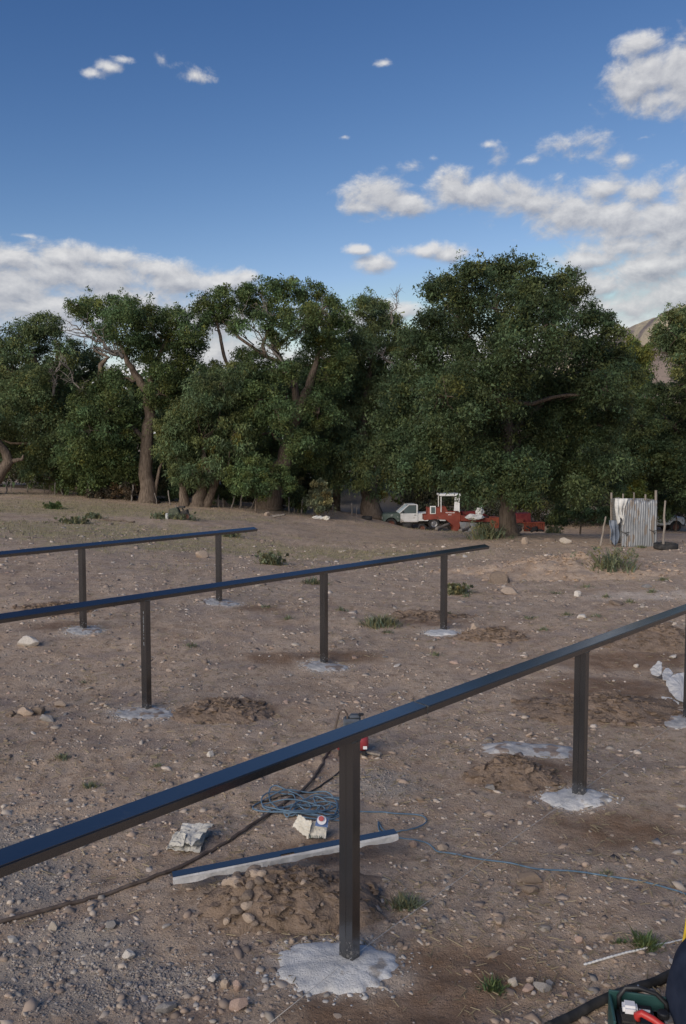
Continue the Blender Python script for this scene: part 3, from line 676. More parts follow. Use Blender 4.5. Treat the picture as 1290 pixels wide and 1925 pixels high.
# tangled undergrowth along the river bank behind the trunks: one mass
rng = np.random.default_rng(78)
C, Rd = [], []
for px in np.r_[np.arange(-80, 622, 9), np.arange(765, 1330, 9)]:
    yb = 918 + .045 * px if px < 640 else 968
    for k in range(4):
        py = yb - k * 12 + rng.uniform(-6, 6)
        if px < 70 and k < 2: continue
        p = at(px + rng.uniform(-6, 6), py, 53.5 + rng.uniform(-1.5, 1.5)); C.append(p[:]); Rd.append(rng.uniform(.35, .7))
V, Fq, col = leaf_cloud(np.array(C), np.array(Rd), 120, .17, rng, .3, .9, .3, .4)
o = link("undergrowth", np_mesh("undergrowth", V, Fq, LEAF['dry2'], col)); o['kind'] = 'stuff'; tag(o, "tangled dark undergrowth behind the trunks along the river bank", "undergrowth")
# the wood beyond reads as one dark mass
rng = np.random.default_rng(77)
C, Rd = [], []
for px in np.arange(-140, 1440, 20):
    top = 712 if px < 1120 else 772
    for py in np.arange(top, 950, 24):
        if 620 < px < 770 and py > 872: continue
        if px < 140 and py > 890: continue
        p = at(px + rng.uniform(-10, 10), py + rng.uniform(-10, 10), 62 + rng.uniform(-2, 7)); C.append(p[:]); Rd.append(rng.uniform(.8, 1.5))
V, Fq, col = leaf_cloud(np.array(C), np.array(Rd), 150, .38, rng, .4, .75, .22, .7)
o = link("far_woodland", np_mesh("far_woodland", V, Fq, LEAF['dark'], col)); o['kind'] = 'stuff'; tag(o, "dark mass of trees across the river behind the treeline", "woodland")

# ================================================================== MATERIALS FOR THE THINGS
def steel_mat(name, dust=False):
    """black mill-scale steel with a thin oily skin: dark head-on, sky-bright at a glance"""
    m, t, b = new_mat(name)
    tcn = N(t, 'ShaderNodeTexCoord')
    mp = N(t, 'ShaderNodeMapping'); mp.inputs['Scale'].default_value = (1.5, 6, 6) if not dust else (6, 6, 1.2); L(t, tcn.outputs['Object'], mp.inputs[0])
    nn = N(t, 'ShaderNodeTexNoise'); nn.inputs['Scale'].default_value = 2.2; nn.inputs['Detail'].default_value = 8; nn.inputs['Roughness'].default_value = .65; L(t, mp.outputs[0], nn.inputs['Vector'])
    mx = N(t, 'ShaderNodeMix', data_type='RGBA'); L(t, nn.outputs[0], mx.inputs['Factor']); mx.inputs['A'].default_value = (0.008, 0.0085, 0.010, 1); mx.inputs['B'].default_value = (0.020, 0.021, 0.023, 1)
    out = mx.outputs['Result']
    n4 = N(t, 'ShaderNodeTexNoise'); n4.inputs['Scale'].default_value = 9; n4.inputs['Detail'].default_value = 8; n4.inputs['Roughness'].default_value = .75; L(t, tcn.outputs['Object'], n4.inputs['Vector'])
    fac = N(t, 'ShaderNodeMapRange'); fac.inputs['From Min'].default_value = .60; fac.inputs['From Max'].default_value = .78; fac.inputs['To Max'].default_value = .16; L(t, n4.outputs[0], fac.inputs[0])
    f_ = fac.outputs[0]
    if dust:      # cement dust and splashes low on the post
        sz = N(t, 'ShaderNodeSeparateXYZ'); L(t, tcn.outputs['Object'], sz.inputs[0])
        lo_ = N(t, 'ShaderNodeMapRange'); lo_.inputs['From Min'].default_value = .42; lo_.inputs['From Max'].default_value = .10; lo_.inputs['To Max'].default_value = .30; L(t, sz.outputs[2], lo_.inputs[0])
        f_ = mathn(t, 'MAXIMUM', f_, mathn(t, 'MULTIPLY', mathn(t, 'GREATER_THAN', mathn(t, 'ADD', n4.outputs[0], lo_.outputs[0]), .74), .55))
    md = N(t, 'ShaderNodeMix', data_type='RGBA'); L(t, f_, md.inputs['Factor']); L(t, out, md.inputs['A']); md.inputs['B'].default_value = (.17, .155, .14, 1)
    L(t, md.outputs['Result'], b.inputs['Base Color'])
    rr = N(t, 'ShaderNodeMapRange'); rr.inputs['To Min'].default_value = 0.10; rr.inputs['To Max'].default_value = 0.28; L(t, nn.outputs[0], rr.inputs[0]); L(t, mathn(t, 'ADD', rr.outputs[0], mathn(t, 'MULTIPLY', f_, .5)), b.inputs['Roughness'])
    setin(b, metal=0.0, spec=0.5, IOR=2.45)
    n2_ = N(t, 'ShaderNodeTexNoise'); n2_.inputs['Scale'].default_value = 60; L(t, tcn.outputs['Object'], n2_.inputs['Vector'])
    bp = N(t, 'ShaderNodeBump'); bp.inputs['Strength'].default_value = 0.08; bp.inputs['Distance'].default_value = 0.004; L(t, n2_.outputs[0], bp.inputs['Height']); L(t, bp.outputs[0], b.inputs['Normal'])
    return m
M_STEEL = steel_mat("dark_mill_scale_steel")
M_POST = steel_mat("dark_post_steel_with_cement_dust", True)
M_WELD = noise_mat("burnt_weld_bead", (0.05, 0.05, 0.05), (0.16, 0.16, 0.155), scale=40, rough=0.6, metal=0.5, bump=0.6, bdist=0.004)
M_CONC = noise_mat("fresh_cement", (0.48, 0.47, 0.455), (0.64, 0.63, 0.61), scale=5, detail=9, rough=0.95, bump=.9, bscale=70, bdist=0.010, spec=0.15, extra=((0.36, 0.325, 0.29), 6.0, 0.63))
M_CONC_D = noise_mat("dusty_grey_cement", (0.33, 0.32, 0.31), (0.50, 0.49, 0.48), scale=6, detail=9, rough=0.95, bump=0.7, bscale=26, bdist=0.012, spec=0.15, extra=((0.27, 0.215, 0.18), 7.0, 0.53))
M_SOIL = noise_mat("fresh_dug_soil", (0.19, 0.138, 0.10), (0.290, 0.215, 0.162), scale=7, detail=9, rough=1, bump=1.0, bscale=30, bdist=0.03, spec=0.08, extra=((0.31, 0.24, 0.19), 38.0, 0.60))
M_STONE = noise_mat("field_stone", (0.80, 0.78, 0.76), (1.12, 1.10, 1.07), scale=14, detail=7, rough=0.92, bump=0.5, bscale=45, bdist=0.006, spec=0.15, attr='col')
M_WHITE = noise_mat("faded_white_paint", (0.68, 0.68, 0.66), (0.80, 0.80, 0.78), scale=3, rough=0.45, bump=0.05, spec=0.4, extra=((0.33, 0.29, 0.25), 2.2, 0.66))
M_GREENP = noise_mat("dull_green_primer", (0.07, 0.10, 0.085), (0.14, 0.18, 0.155), scale=3, rough=0.6, bump=0.05, extra=((0.33, 0.35, 0.33), 5.0, 0.60))
M_RED = noise_mat("sun_faded_red_paint", (0.185, 0.040, 0.028), (0.27, 0.070, 0.046), scale=2.5, rough=0.6, bump=0.1, extra=((0.12, 0.045, 0.03), 4.0, 0.64))
M_RED2 = noise_mat("orange_red_paint", (0.22, 0.048, 0.026), (0.31, 0.080, 0.040), scale=2.5, rough=0.6, bump=0.1, extra=((0.13, 0.05, 0.03), 4.0, 0.62))
M_DRED = noise_mat("dark_red_paint", (0.15, 0.022, 0.022), (0.22, 0.04, 0.036), scale=3, rough=0.55, bump=0.1)
M_RUBBER = noise_mat("worn_tyre_rubber", (0.022, 0.022, 0.023), (0.055, 0.052, 0.050), scale=9, rough=0.85, bump=0.3, bdist=0.006)
M_CHROME = noise_mat("dull_steel_wheel", (0.42, 0.42, 0.43), (0.6, 0.6, 0.61), scale=8, rough=0.35, metal=0.8, bump=0.05)
M_RUSTW = noise_mat("rusty_wheel", (0.10, 0.045, 0.035), (0.19, 0.085, 0.06), scale=9, rough=0.85, bump=0.3)
M_BLACK = noise_mat("black_plastic", (0.012, 0.012, 0.013), (0.03, 0.03, 0.032), scale=8, rough=0.45, bump=0.05, spec=0.4)
M_DARK = noise_mat("dark_greasy_iron", (0.025, 0.024, 0.023), (0.07, 0.062, 0.055), scale=6, rough=0.7, bump=0.3)
M_GALV = noise_mat("galvanised_sheet", (0.20, 0.21, 0.22), (0.34, 0.35, 0.36), scale=2.2, rough=0.5, metal=0.35, bump=0.08, spec=0.4, stretch=(3, 3, 0.7), extra=((0.22, 0.185, 0.155), 2.6, 0.54))
M_WOOD = noise_mat("weathered_post_wood", (0.19, 0.16, 0.135), (0.33, 0.29, 0.25), scale=5, rough=0.95, bump=0.6, bscale=16, bdist=0.02, stretch=(4, 4, 0.5))
M_CLOTH = noise_mat("dirty_white_cloth", (0.50, 0.49, 0.46), (0.68, 0.67, 0.64), scale=7, rough=1, bump=0.4, bdist=0.01)
M_PAPER = noise_mat("grubby_sack_paper", (0.44, 0.415, 0.36), (0.60, 0.57, 0.505), scale=9, rough=0.9, bump=0.5, bscale=22, bdist=0.01, extra=((0.27, 0.25, 0.22), 16, 0.60))
M_PAPER2 = noise_mat("cream_sack_paper", (0.60, 0.56, 0.475), (0.72, 0.68, 0.59), scale=6, rough=0.85, bump=0.4, bscale=18, bdist=0.008)
M_TARP = noise_mat("faded_blue_tarpaulin", (0.10, 0.125, 0.17), (0.19, 0.215, 0.26), scale=5, rough=0.6, bump=0.3)
m, t, b = new_mat("window_glass"); setin(b, base=(0.10, 0.13, 0.13, 1), rough=0.06, spec=0.6); M_GLASS = m

# ================================================================== STEEL RAIL FRAMES
D_RAIL = Vector((0.672, 0.741, 0)).normalized()
def rail_frame(label, posts_px, post_z, rail_top, over0, over1, tilt, pads, splice=(), slope=0.0):
    """posts_px: ground points of the posts (Vector); the beam runs through them"""
    P = posts_px
    d = (P[-1] - P[0]); d.z = 0; d.normalize(); n = Vector((-d.y, d.x, 0))
    root = thing("steel_rail_frame", label, "steel frame", (P[0].x, P[0].y, post_z(P[0])))
    org = root.location.copy()
    W_, H_ = 0.124, 0.052
    yaw = math.atan2(d.y, d.x)
    Rm = Matrix.Rotation(yaw, 3, 'Z')
    # beam: box section rolled towards the camera; local x along, y across, z up
    zt = rail_top
    a, b_ = P[0] - d * over0, P[-1] + d * over1
    ln = (b_ - a).length; mid = (a + b_) / 2
    mb = MB(); cuts = [0.0] + [s * ln for s in splice] + [ln]
    for i in range(len(cuts) - 1):
        g = 0.0015 if 0 < i else 0
        mb2 = MB().box((0, 0, 0), (cuts[i + 1] - cuts[i] - 0.003, W_, H_))
        me_ = mb2.mesh("beam", bevel=0.006, seg=2)
        o = link("beam", me_, M_STEEL, root)
        c = a + d * ((cuts[i] + cuts[i + 1]) / 2)
        o.location = Vector((c.x, c.y, zt + slope * (c - P[0]).dot(d) - H_ / 2)) - org
        o.rotation_euler = (tilt, -math.atan(slope), yaw)
    for s in splice:
        c = a + d * (s * ln)
        o = MB().box((0, 0, 0), (0.012, W_ + 0.004, H_ + 0.004)).build("weld_seam", M_WELD, root, bevel=0.002)
        o.location = Vector((c.x, c.y, zt + slope * (c - P[0]).dot(d) - H_ / 2)) - org; o.rotation_euler = (tilt, -math.atan(slope), yaw)
    for p in P:
        zb = post_z(p) - 0.12; ztp = zt + slope * (p - P[0]).dot(d) - H_ * 0.9; h = ztp - zb
        mb = MB()
        sx, sy = 0.070, 0.106
        # two lipped channels welded lip to lip: a box with a shallow groove down two faces
        for k in (-1, 1): mb.box((0, k * sy / 4 + k * 0.0003, h / 2), (sx, sy / 2 - 0.0006, h))
        mb.box((0, 0, h / 2), (sx - 0.008, 0.006, h))
        o = mb.build("post", M_POST, root, bevel=0.002, seg=1)
        o.location = Vector((p.x, p.y, zb)) - org; o.rotation_euler = (0, 0, yaw)
        wb = MB().box((0.0, -sy / 2 + 0.004, h - 0.006), (sx + 0.012, 0.014, 0.03)).box((0, sy / 2 - 0.004, h - 0.006), (sx + 0.012, 0.014, 0.03)).build("weld_plate", M_WELD, o, bevel=0.004)
    return root
flat = lambda p: 0.0
def pt(px, py, Y=None, z=0.0):
    r = ray(px, py); t_ = (z - CAM_H) / r[2] if Y is None else Y
    return Vector((r[0] * t_, t_, 0))
R1 = [pt(656, 1806), pt(1085, 1497), pt(1297, 1352)]
dd = (R1[1] - R1[0]); R1 = [R1[0] - dd * 1.0] + R1            # one more stands left of the picture
R2 = [pt(277, 1336), pt(612, 1246), pt(832, 1184)]; R2 = [R2[0] - (R2[1] - R2[0])] + R2
P3a, P3b = pt(157, 1182, 12.98), pt(412, 1132, 15.44)
R3 = [P3a - (P3b - P3a), P3a, P3b]
z3 = lambda p: 0.272
def straight(P):
    """put posts on one line"""
    A = np.array([[p.x, p.y] for p in P]); c = A.mean(0); u = np.linalg.svd(A - c)[2][0]
    return [Vector((*(c + u * float(np.dot(a - c, u))), 0)) for a in A]
R1, R2, R3 = straight(R1), straight(R2), straight(R3)
rail_frame("nearest black steel rail on posts, crossing the whole foreground", R1, flat, 1.458, 1.0, 1.6, R(5), None, splice=(0.412, 0.905), slope=-.0126)
rail_frame("middle black steel rail on posts, ending short of the red machines", R2, flat, 1.400, 2.2, 1.40, R(19), None)
rail_frame("farthest black steel rail at the left, ending beyond its second visible post", R3, z3, 1.628, 2.2, 1.05, R(19), None)
# faint stencilled print down the post of the middle rail (illegible strokes)
mb = MB(); rr_ = random.Random(5)
d2_ = (R2[-1] - R2[0]).normalized(); n2v = Vector((-d2_.y, d2_.x, 0))
pc = R2[1] - d2_ * 0.0362
m, t, b = new_mat("stencil_print"); setin(b, base=(0.42, 0.44, 0.45, 1), rough=0.7); M_PRINT = m
for k in range(26):
    z_ = 1.20 - k * 0.016
    if rr_.random() < 0.75:
        c = pc - n2v * (0.012 + rr_.uniform(-.003, .003)); mb.box((c.x, c.y, z_), (0.0015, rr_.uniform(.006, .012), rr_.uniform(.005, .011)), Matrix.Rotation(math.atan2(d2_.y, d2_.x), 3, 'Z'))
fr2 = [o for o in bpy.data.objects if o.get('label', '').startswith('middle black')][0]
o = mb.build("stencil_print", M_PRINT, fr2); o.location = -fr2.location; o['kind'] = 'stuff'

# ------------------------------------------------------------------ footings and mounds: lumpy discs that sink into the ground at their rim
def lump(c, rx, ry, hgt, seed, rough=0.3, yaw=0.0, nr=16, na=44, fine=0.02, peak=1.3, asym=0.25):
    """verts (relative to c on the ground) and faces of a lumpy heap whose rim dips into the ground"""
    u, a = np.meshgrid(np.linspace(0, 1, nr + 1), np.arange(na) * 2 * math.pi / na, indexing='ij')
    ca, sa = math.cos(yaw), math.sin(yaw); g0 = G(c.x, c.y)
    w = 1 + rough * (fbm(np.cos(a) * 1.6 + seed * 3.1, np.sin(a) * 1.6 + 7, 4, seed) - 0.5) * 2 + rough * .9 * (fbm(np.cos(a) * 6 + seed, np.sin(a) * 6 + 3, 4, seed + 2, .65) - .5)
    lx, ly = rx * u * w * np.cos(a), ry * u * w * np.sin(a)
    x, y = c.x + lx * ca - ly * sa, c.y + lx * sa + ly * ca
    h = hgt * np.clip(1 - u ** peak, 0, 1) ** 1.25 * (1 + asym * (fbm(x * 3 + seed, y * 3, 3, seed + 5) - .5) * 2)
    h = h + fine * (fbm(x * 14, y * 14, 4, seed + 9) - 0.5) * 2 * (1 - u ** 4) - 0.035 * sstep(0.8, 1.0, u)
    bz = base_z(x, y); g_ = gz(x, y)
    z = bz + (g_ - bz) * (0.35 + .65 * u) + 0.014 * (1 - u ** 3) + h - g0
    V = [tuple(v) for v in np.stack([x - c.x, y - c.y, z], -1).reshape(-1, 3)]
    Fc = [(i * na + k, i * na + (k + 1) % na, (i + 1) * na + (k + 1) % na, (i + 1) * na + k) for i in range(nr) for k in range(na)]
    return V, Fc, g0
def lump_obj(name, label, cat, c, rx, ry, hgt, mat, seed, group=None, **kw):
    V, Fc, g0 = lump(c, rx, ry, hgt, seed, **kw)
    o = MB().add(V, Fc).build(name, mat, smooth=True); o.location = (c.x, c.y, g0)
    return tag(o, label, cat, group)
PADS = [(R1[1], 634, 1818, .41, .27, "bright round cement pad round the nearest post", M_CONC, .045),
        (R1[2], 1082, 1503, .33, .22, "pale round cement pad at the second post of the nearest rail", M_CONC, .04),
        (R1[3], 1286, 1358, .33, .24, "cement pad cut by the right edge below the broken slab", M_CONC_D, .03),
        (R2[1], 268, 1343, .36, .24, "grey patchy cement pad at the stencilled post of the middle rail", M_CONC_D, .02),
        (R2[2], 612, 1251, .34, .26, "thin grey cement pad at the centre post of the middle rail", M_CONC_D, .02),
        (R2[3], 834, 1190, .34, .27, "grey cement pad at the last post of the middle rail", M_CONC, .03),
        (R3[1], 158, 1184, .32, .30, "faint bluish cement pad at the left post of the farthest rail", M_CONC_D, .015),
        (R3[2], 420, 1134, .42, .32, "cement pad ringed with chips at the end post of the farthest rail", M_CONC_D, .03)]
for i, (pp, px, py, rx, ry, lab, mt, hh) in enumerate(PADS):
    c = pt(px, py) if i < 6 else Vector((pp.x + .02, pp.y - .02, 0))
    lump_obj("cement_pad", lab, "cement pad", c, rx, ry, hh * .55, mt, 60 + i, rough=.28, fine=.007, peak=2.6, asym=.2, nr=22, na=90)
lump_obj("cement_spill", "long pale streak of spilt cement behind the small brown mound", "cement spill", pt(1000, 1410), .55, .20, .03, M_CONC_D, 81, rough=.6, fine=.02, peak=2.2, yaw=-.1)
MOUNDS = [(560, 1700, .62, .36, .27, "stony brown soil mound under the metal channel, beside the nearest post"),
          (965, 1462, .50, .30, .17, "small crumbly soil mound left of the second post of the nearest rail"),
          (1130, 1335, .95, .60, .16, "broad brown soil heap behind the second post of the nearest rail"),
          (425, 1338, .62, .42, .13, "low brown soil heap right of the stencilled post"),
          (925, 1198, .62, .34, .15, "dark soil clods right of the last post of the middle rail"),
          (800, 1163, .8, .4, .07, "low soil ripple left of the last post of the middle rail"),
          (105, 1180, .7, .4, .08, "low soil ripple left of the farthest rail's left post"),
          (1250, 1210, 1.2, .8, .25, "scrubby brown soil bank under the nearest rail at the right edge"),
          (1065, 1078, 3.2, 1.7, .40, "wide stony spoil heap left of the tall weed bush")]
for i, (px, py, rx, ry, hh, lab) in enumerate(MOUNDS):
    mo = lump_obj("soil_mound", lab, "soil mound", pt(px, py), rx, ry, hh, M_SOIL if i < 8 else M_GROUND, 90 + i, rough=.45, fine=.028, nr=30, na=80, asym=.5)
    # crumbs and clods of the same soil lying on it
    rg_ = np.random.default_rng(500 + i); mb = MB(); Vm = mo.data.vertices; nr_v = len(Vm)
    t5 = (1 + 5 ** .5) / 2
    I12 = [Vector(v).normalized() for v in [(-1, t5, 0), (1, t5, 0), (-1, -t5, 0), (1, -t5, 0), (0, -1, t5), (0, 1, t5), (0, -1, -t5), (0, 1, -t5), (t5, 0, -1), (t5, 0, 1), (-t5, 0, -1), (-t5, 0, 1)]]
    F20 = [(0, 11, 5), (0, 5, 1), (0, 1, 7), (0, 7, 10), (0, 10, 11), (1, 5, 9), (5, 11, 4), (11, 10, 2), (10, 7, 6), (7, 1, 8), (3, 9, 4), (3, 4, 2), (3, 2, 6), (3, 6, 8), (3, 8, 9), (4, 9, 5), (2, 4, 11), (6, 2, 10), (8, 6, 7), (9, 8, 1)]
    for k in range(int(140 + 160 * rx) if i < 8 else 700):
        v = Vm[int(rg_.integers(nr_v // 12, nr_v))].co; s_ = float(np.clip(np.exp(rg_.normal(math.log(.014), .5)), .006, .04)) * (1 + .03 * mo.location.y)
        mb.add([v + Vector((rg_.normal(0, .02), rg_.normal(0, .02), s_ * .2)) + Vector((u.x * s_ * 1.2, u.y * s_, u.z * s_ * .75)) * (1 + rg_.normal(0, .11)) for u in I12], F20)
    ck = mb.build("clods", M_SOIL if i < 8 else M_GROUND, mo, fixn=False); ck['kind'] = 'stuff'

# ================================================================== VEHICLES AND MACHINES UNDER THE TREES
def wheel(root, x, y, z, r, w, rim, spokes=False):
    prof = [(r * .58, -w * .42), (r * .82, -w / 2), (r * .95, -w * .46), (r, -w * .34), (r, w * .34), (r * .95, w * .46), (r * .82, w / 2), (r * .58, w * .42)]
    o = MB().lathe(prof, 28, close=True).build("wheel", M_RUBBER, root, smooth=False, bevel=0); o.location = (x, y, z)
    mb = MB().lathe([(0.001, -w * .30), (r * .16, -w * .34), (r * .2, -w * .22), (r * .42, -w * .14), (r * .52, -w * .40), (r * .6, -w * .44), (r * .6, w * .4), (0.001, w * .4)], 24)
    if spokes:
        for k in range(6):
            a = k * math.pi / 3; mb.box((math.cos(a) * r * .33, -w * .25, math.sin(a) * r * .33), (r * .12, w * .12, r * .3), Matrix.Rotation(math.pi / 2 - a, 3, 'Y'))
    mb.build("rim", rim, o, smooth=False)
    return o
def arch(x0, x1, zt, zb, cx, r, zc):
    """panel outline with a wheel opening in its lower edge"""
    P = [(x0, zb), (x0, zt), (x1, zt), (x1, zb)]
    A = [(cx + r * math.cos(a), zc + r * math.sin(a)) for a in [math.asin(max(-1, min(1, (zb - zc) / r))) + k * (math.pi - 2 * math.asin((zb - zc) / r)) / 9 for k in range(10)]]
    return P + A
def pickup(label, loc, rz, body, front, bed=None, rear_rim=M_CHROME, front_rim=M_RUSTW):
    root = thing("pickup_truck", label, "pickup truck", loc, rz)
    W = 0.80
    MB().prism(arch(0.40, 2.10, 0.98, 0.50, 1.35, 0.41, 0.33), -W, -W + .05).prism(arch(0.40, 2.10, 0.98, 0.50, 1.35, 0.41, 0.33), W - .05, W).box((1.25, 0, .60), (1.68, 1.5, .05)).box((0.43, 0, .78), (.05, 1.5, .38)).box((2.08, 0, .76), (.05, 1.5, .42)).build("cargo_bed", bed or body, root, bevel=.012)
    d = MB().prism([(-0.72, .46), (-0.74, .98), (0.32, .98), (0.32, .46)], -W - .004, -W + .05).build("door", body, root, bevel=.012)
    MB().box((.18, -W - .015, .87), (.13, .02, .035)).build("handle", M_BLACK, d, bevel=.006)
    MB().prism([(-0.72, .46), (-0.74, .98), (0.32, .98), (0.32, .46)], W - .05, W + .004).build("door", body, root, bevel=.012)
    MB().box((-.2, 0, .47), (1.06, 1.5, .08)).box((.35, 0, .72), (.07, 1.54, .52)).build("cab_floor", body, root)
    for y0 in (-W, W - .06): MB().prism(arch(-1.80, -0.76, 0.93, 0.48, -1.30, 0.40, 0.33), y0, y0 + .06).build("front_wing", front, root, bevel=.014)
    MB().prism([(-1.84, .55), (-1.84, .86), (-1.72, .95), (-0.80, 1.00), (-0.80, .93), (-1.7, .88), (-1.78, .82), (-1.78, .55)], -W + .06, W - .06).build("bonnet", front, root, bevel=.012)
    MB().box((-1.83, 0, .66), (.03, 1.1, .18)).build("grille", M_BLACK, root)
    for s in (-1, 1): MB().box((-1.845, s * .62, .70), (.05, .22, .15)).build("headlight", M_CHROME, root, bevel=.01)
    MB().box((-1.90, 0, .47), (.10, 1.62, .14)).build("front_bumper", M_CHROME, root, bevel=.02)
    MB().box((2.17, 0, .50), (.10, 1.60, .14)).build("rear_bumper", M_CHROME, root, bevel=.02)
    # greenhouse: pillars, roof, glass
    roof = [(-0.24, 1.47), (-0.18, 1.53), (0.30, 1.53), (0.37, 1.47)]
    MB().prism(roof, -W + .08, W - .08).build("roof", body, root, bevel=.02)
    for s in (-1, 1):
        y = s * (W - .06)
        for (xa, za, xb, zb, w) in ((-0.80, .98, -0.22, 1.49, .055), (0.30, .98, 0.31, 1.49, .075)):
            MB().tube([(xa, y + s * .03, za), (xb, y - s * .03, zb)], w * .62, 6).build("window_pillar", body, root)
    for s in (-1, 1):
        y = s * (W - .055)
        MB().add([(-.70, y + s * .02, .99), (.27, y + s * .02, .99), (.28, y - s * .03, 1.46), (-.22, y - s * .03, 1.46)], [(0, 1, 2, 3)]).build("side_window", M_GLASS, root, solid=.006)
    MB().add([(-.79, -W + .1, .99), (-.79, W - .1, .99), (-.23, W - .14, 1.48), (-.23, -W + .14, 1.48)], [(0, 1, 2, 3)]).build("windscreen", M_GLASS, root, solid=.006)
    MB().add([(.36, -W + .12, 1.0), (.36, W - .12, 1.0), (.36, W - .14, 1.46), (.36, -W + .14, 1.46)], [(0, 1, 2, 3)]).build("rear_window", M_GLASS, root, solid=.006)
    MB().tube([(-.6, -W - .03, 1.02), (-.62, -W - .10, 1.06)], .02, 6).box((-.6, -W - .14, 1.09), (.05, .16, .12)).build("mirror", M_BLACK, root, bevel=.01)
    MB().box((.1, 0, .75), (.35, 1.3, .5)).box((.28, 0, 1.05), (.12, 1.3, .45)).build("seat", M_DARK, root, bevel=.04)
    MB().box((.1, 0, .36), (3.6, .8, .12)).build("chassis", M_DARK, root)
    for (x, y, rm) in ((-1.3, -.68, front_rim), (1.35, -.68, rear_rim), (-1.3, .68, front_rim), (1.35, .68, rear_rim)):
        wheel(root, x, y, .33, .335, .21, rm, rm is M_CHROME)
    return root
def gpos(px, Y, dz=0.0):
    x = at(px, 900, Y).x; return Vector((x, Y, float(base_z(x, Y)) + dz))
pickup("old white pickup with dull green bonnet and wing, parked by the red harvester", gpos(772, 50), R(4), M_WHITE, M_GREENP)
pickup("white vehicle mostly hidden behind the corrugated shed at the right edge", gpos(1224, 50, -0.04), R(182), M_WHITE, noise_mat("peeling_white_paint", (.62, .62, .60), (.78, .78, .76), scale=4, rough=.5, extra=((.2, .14, .11), 3, .58)))

def at_m(root, Y):
    """pixel to root-local metres on the plane of depth Y"""
    inv = root.location
    return lambda px, py: (at(px, py, Y).x - inv.x, at(px, py, Y).z - inv.z)
hv = thing("harvester", "faded red harvester with pale canopy in front of the pickup's rear", "harvester", gpos(835, 46))
q = at_m(hv, 46)
MB().prism([q(*p) for p in [(797, 978), (797, 968), (804, 967), (804, 954), (822, 955), (838, 952), (842, 961), (866, 961), (866, 985), (862, 998), (851, 999), (853, 990), (846, 983), (838, 977), (818, 976)]], -.10, .95).build("body", M_RED, hv, bevel=.02)
f = MB().prism([q(*p) for p in [(808, 966), (808, 951), (819, 951), (819, 966)]], -.14, -.08).build("lamp_frame", M_WHITE, hv, bevel=.01)
MB().prism([q(*p) for p in [(810, 964.5), (810, 953), (817.5, 953), (817.5, 964.5)]], -.15, -.141).build("lamp_glass", M_GLASS, f)
MB().prism([q(*p) for p in [(825, 932), (825, 928), (866, 927.5), (866, 932)]], -.45, 1.0).build("canopy", M_WHITE, hv, bevel=.02)
for (px, y) in ((828, -.35), (862, -.35), (828, .9), (862, .9)):
    a = q(px, 932); b_ = q(px, 962); MB().tube([(a[0], y, a[1]), (b_[0], y, b_[1])], .03, 6).build("canopy_post", M_WHITE, hv)
MB().prism([q(*p) for p in [(852, 960), (854, 934), (863, 934), (862, 960)]], -.30, -.26).build("side_screen", M_WHITE, hv, bevel=.008)
a = q(838, 953); MB().tube([(a[0], .3, a[1] - .1), (a[0] - .1, .3, a[1] + .25)], .025, 6).lathe([(.15, 0), (.18, .02), (.15, .04), (.145, .02)], 16, (a[0] - .1, .3, a[1] + .25), 'z', True).build("steering_wheel", M_DARK, hv)
MB().box((a[0] + .42, .3, a[1] - .02), (.4, .45, .12)).box((a[0] + .6, .3, a[1] + .2), (.1, .45, .42)).build("seat", M_DARK, hv, bevel=.04)
MB().prism([q(*p) for p in [(866, 968), (925, 974), (925, 981), (866, 979)]], -.35, .1).build("header_beam", M_RED, hv, bevel=.015)
MB().prism([q(*p) for p in [(862, 980), (896, 982), (890, 998), (866, 999)]], -.42, -.36).build("header_guard", M_GALV, hv, bevel=.01)
MB().prism([q(*p) for p in [(868, 962), (905, 962), (922, 972), (868, 968)]], .2, 1.0).build("feeder_hood", M_DRED, hv, bevel=.02)
mb = MB(); rr_ = random.Random(9)
for k in range(9):
    a = q(895 + k * 4.5, 986 + rr_.uniform(-6, 6)); mb.box((a[0], rr_.uniform(-.2, .6), a[1]), (.18, .3, rr_.uniform(.2, .45)), Matrix.Rotation(rr_.uniform(0, 3), 3, 'Y'))
o = mb.build("drive_gear", M_DARK, hv, bevel=.02); o['kind'] = 'stuff'
mb = MB()
for k in range(11):
    a = q(838 + k * 1.6, 963.5); mb.box((a[0], -.104, a[1] + rr_.uniform(-.008, .008)), (.03, .003, rr_.uniform(.04, .075)))
for k in range(3):
    a = q(843 + k * 2.2, 967.5); mb.box((a[0], -.104, a[1]), (.045, .003, .045))
o = mb.build("painted_lettering", M_WHITE, hv); o['kind'] = 'stuff'
wheel(hv, q(793, 991)[0], -.15, .22, .24, .18, M_RUSTW)
wheel(hv, q(858, 985)[0], .9, .45, .5, .3, M_RED)
a = gpos(903, 45.4)
def rag(label, c, w, h, d, mat, seed, name="rag", cat="rag"):
    rng_ = np.random.default_rng(seed)
    bm = bmesh.new(); bmesh.ops.create_icosphere(bm, subdivisions=3, radius=1)
    for v in bm.verts:
        k = 1 + .45 * mnoise.noise(v.co * 1.7 + Vector((seed, 0, 0))) + .22 * mnoise.noise(v.co * 4.5 + Vector((0, seed, 0)))
        v.co = Vector((v.co.x * w / 2 * k, v.co.y * d / 2 * k, max(v.co.z * h / 2 * k, -h * .42) + h * .42))
    me_ = bpy.data.meshes.new(name); bm.to_mesh(me_); bm.free()
    o = link(name, me_, mat); o.location = c
    return tag(o, label, cat)
rag("crumpled white sheet lying over the harvester's header", at(893, 977, 45.5), 1.0, .35, .5, M_CLOTH, 5, "crumpled_sheet", "sheet")
rag("grey-white bundle heaped on the harvester's header", at(902, 969, 45.6), .42, .55, .4, M_CLOTH, 8, "bundle", "bundle")
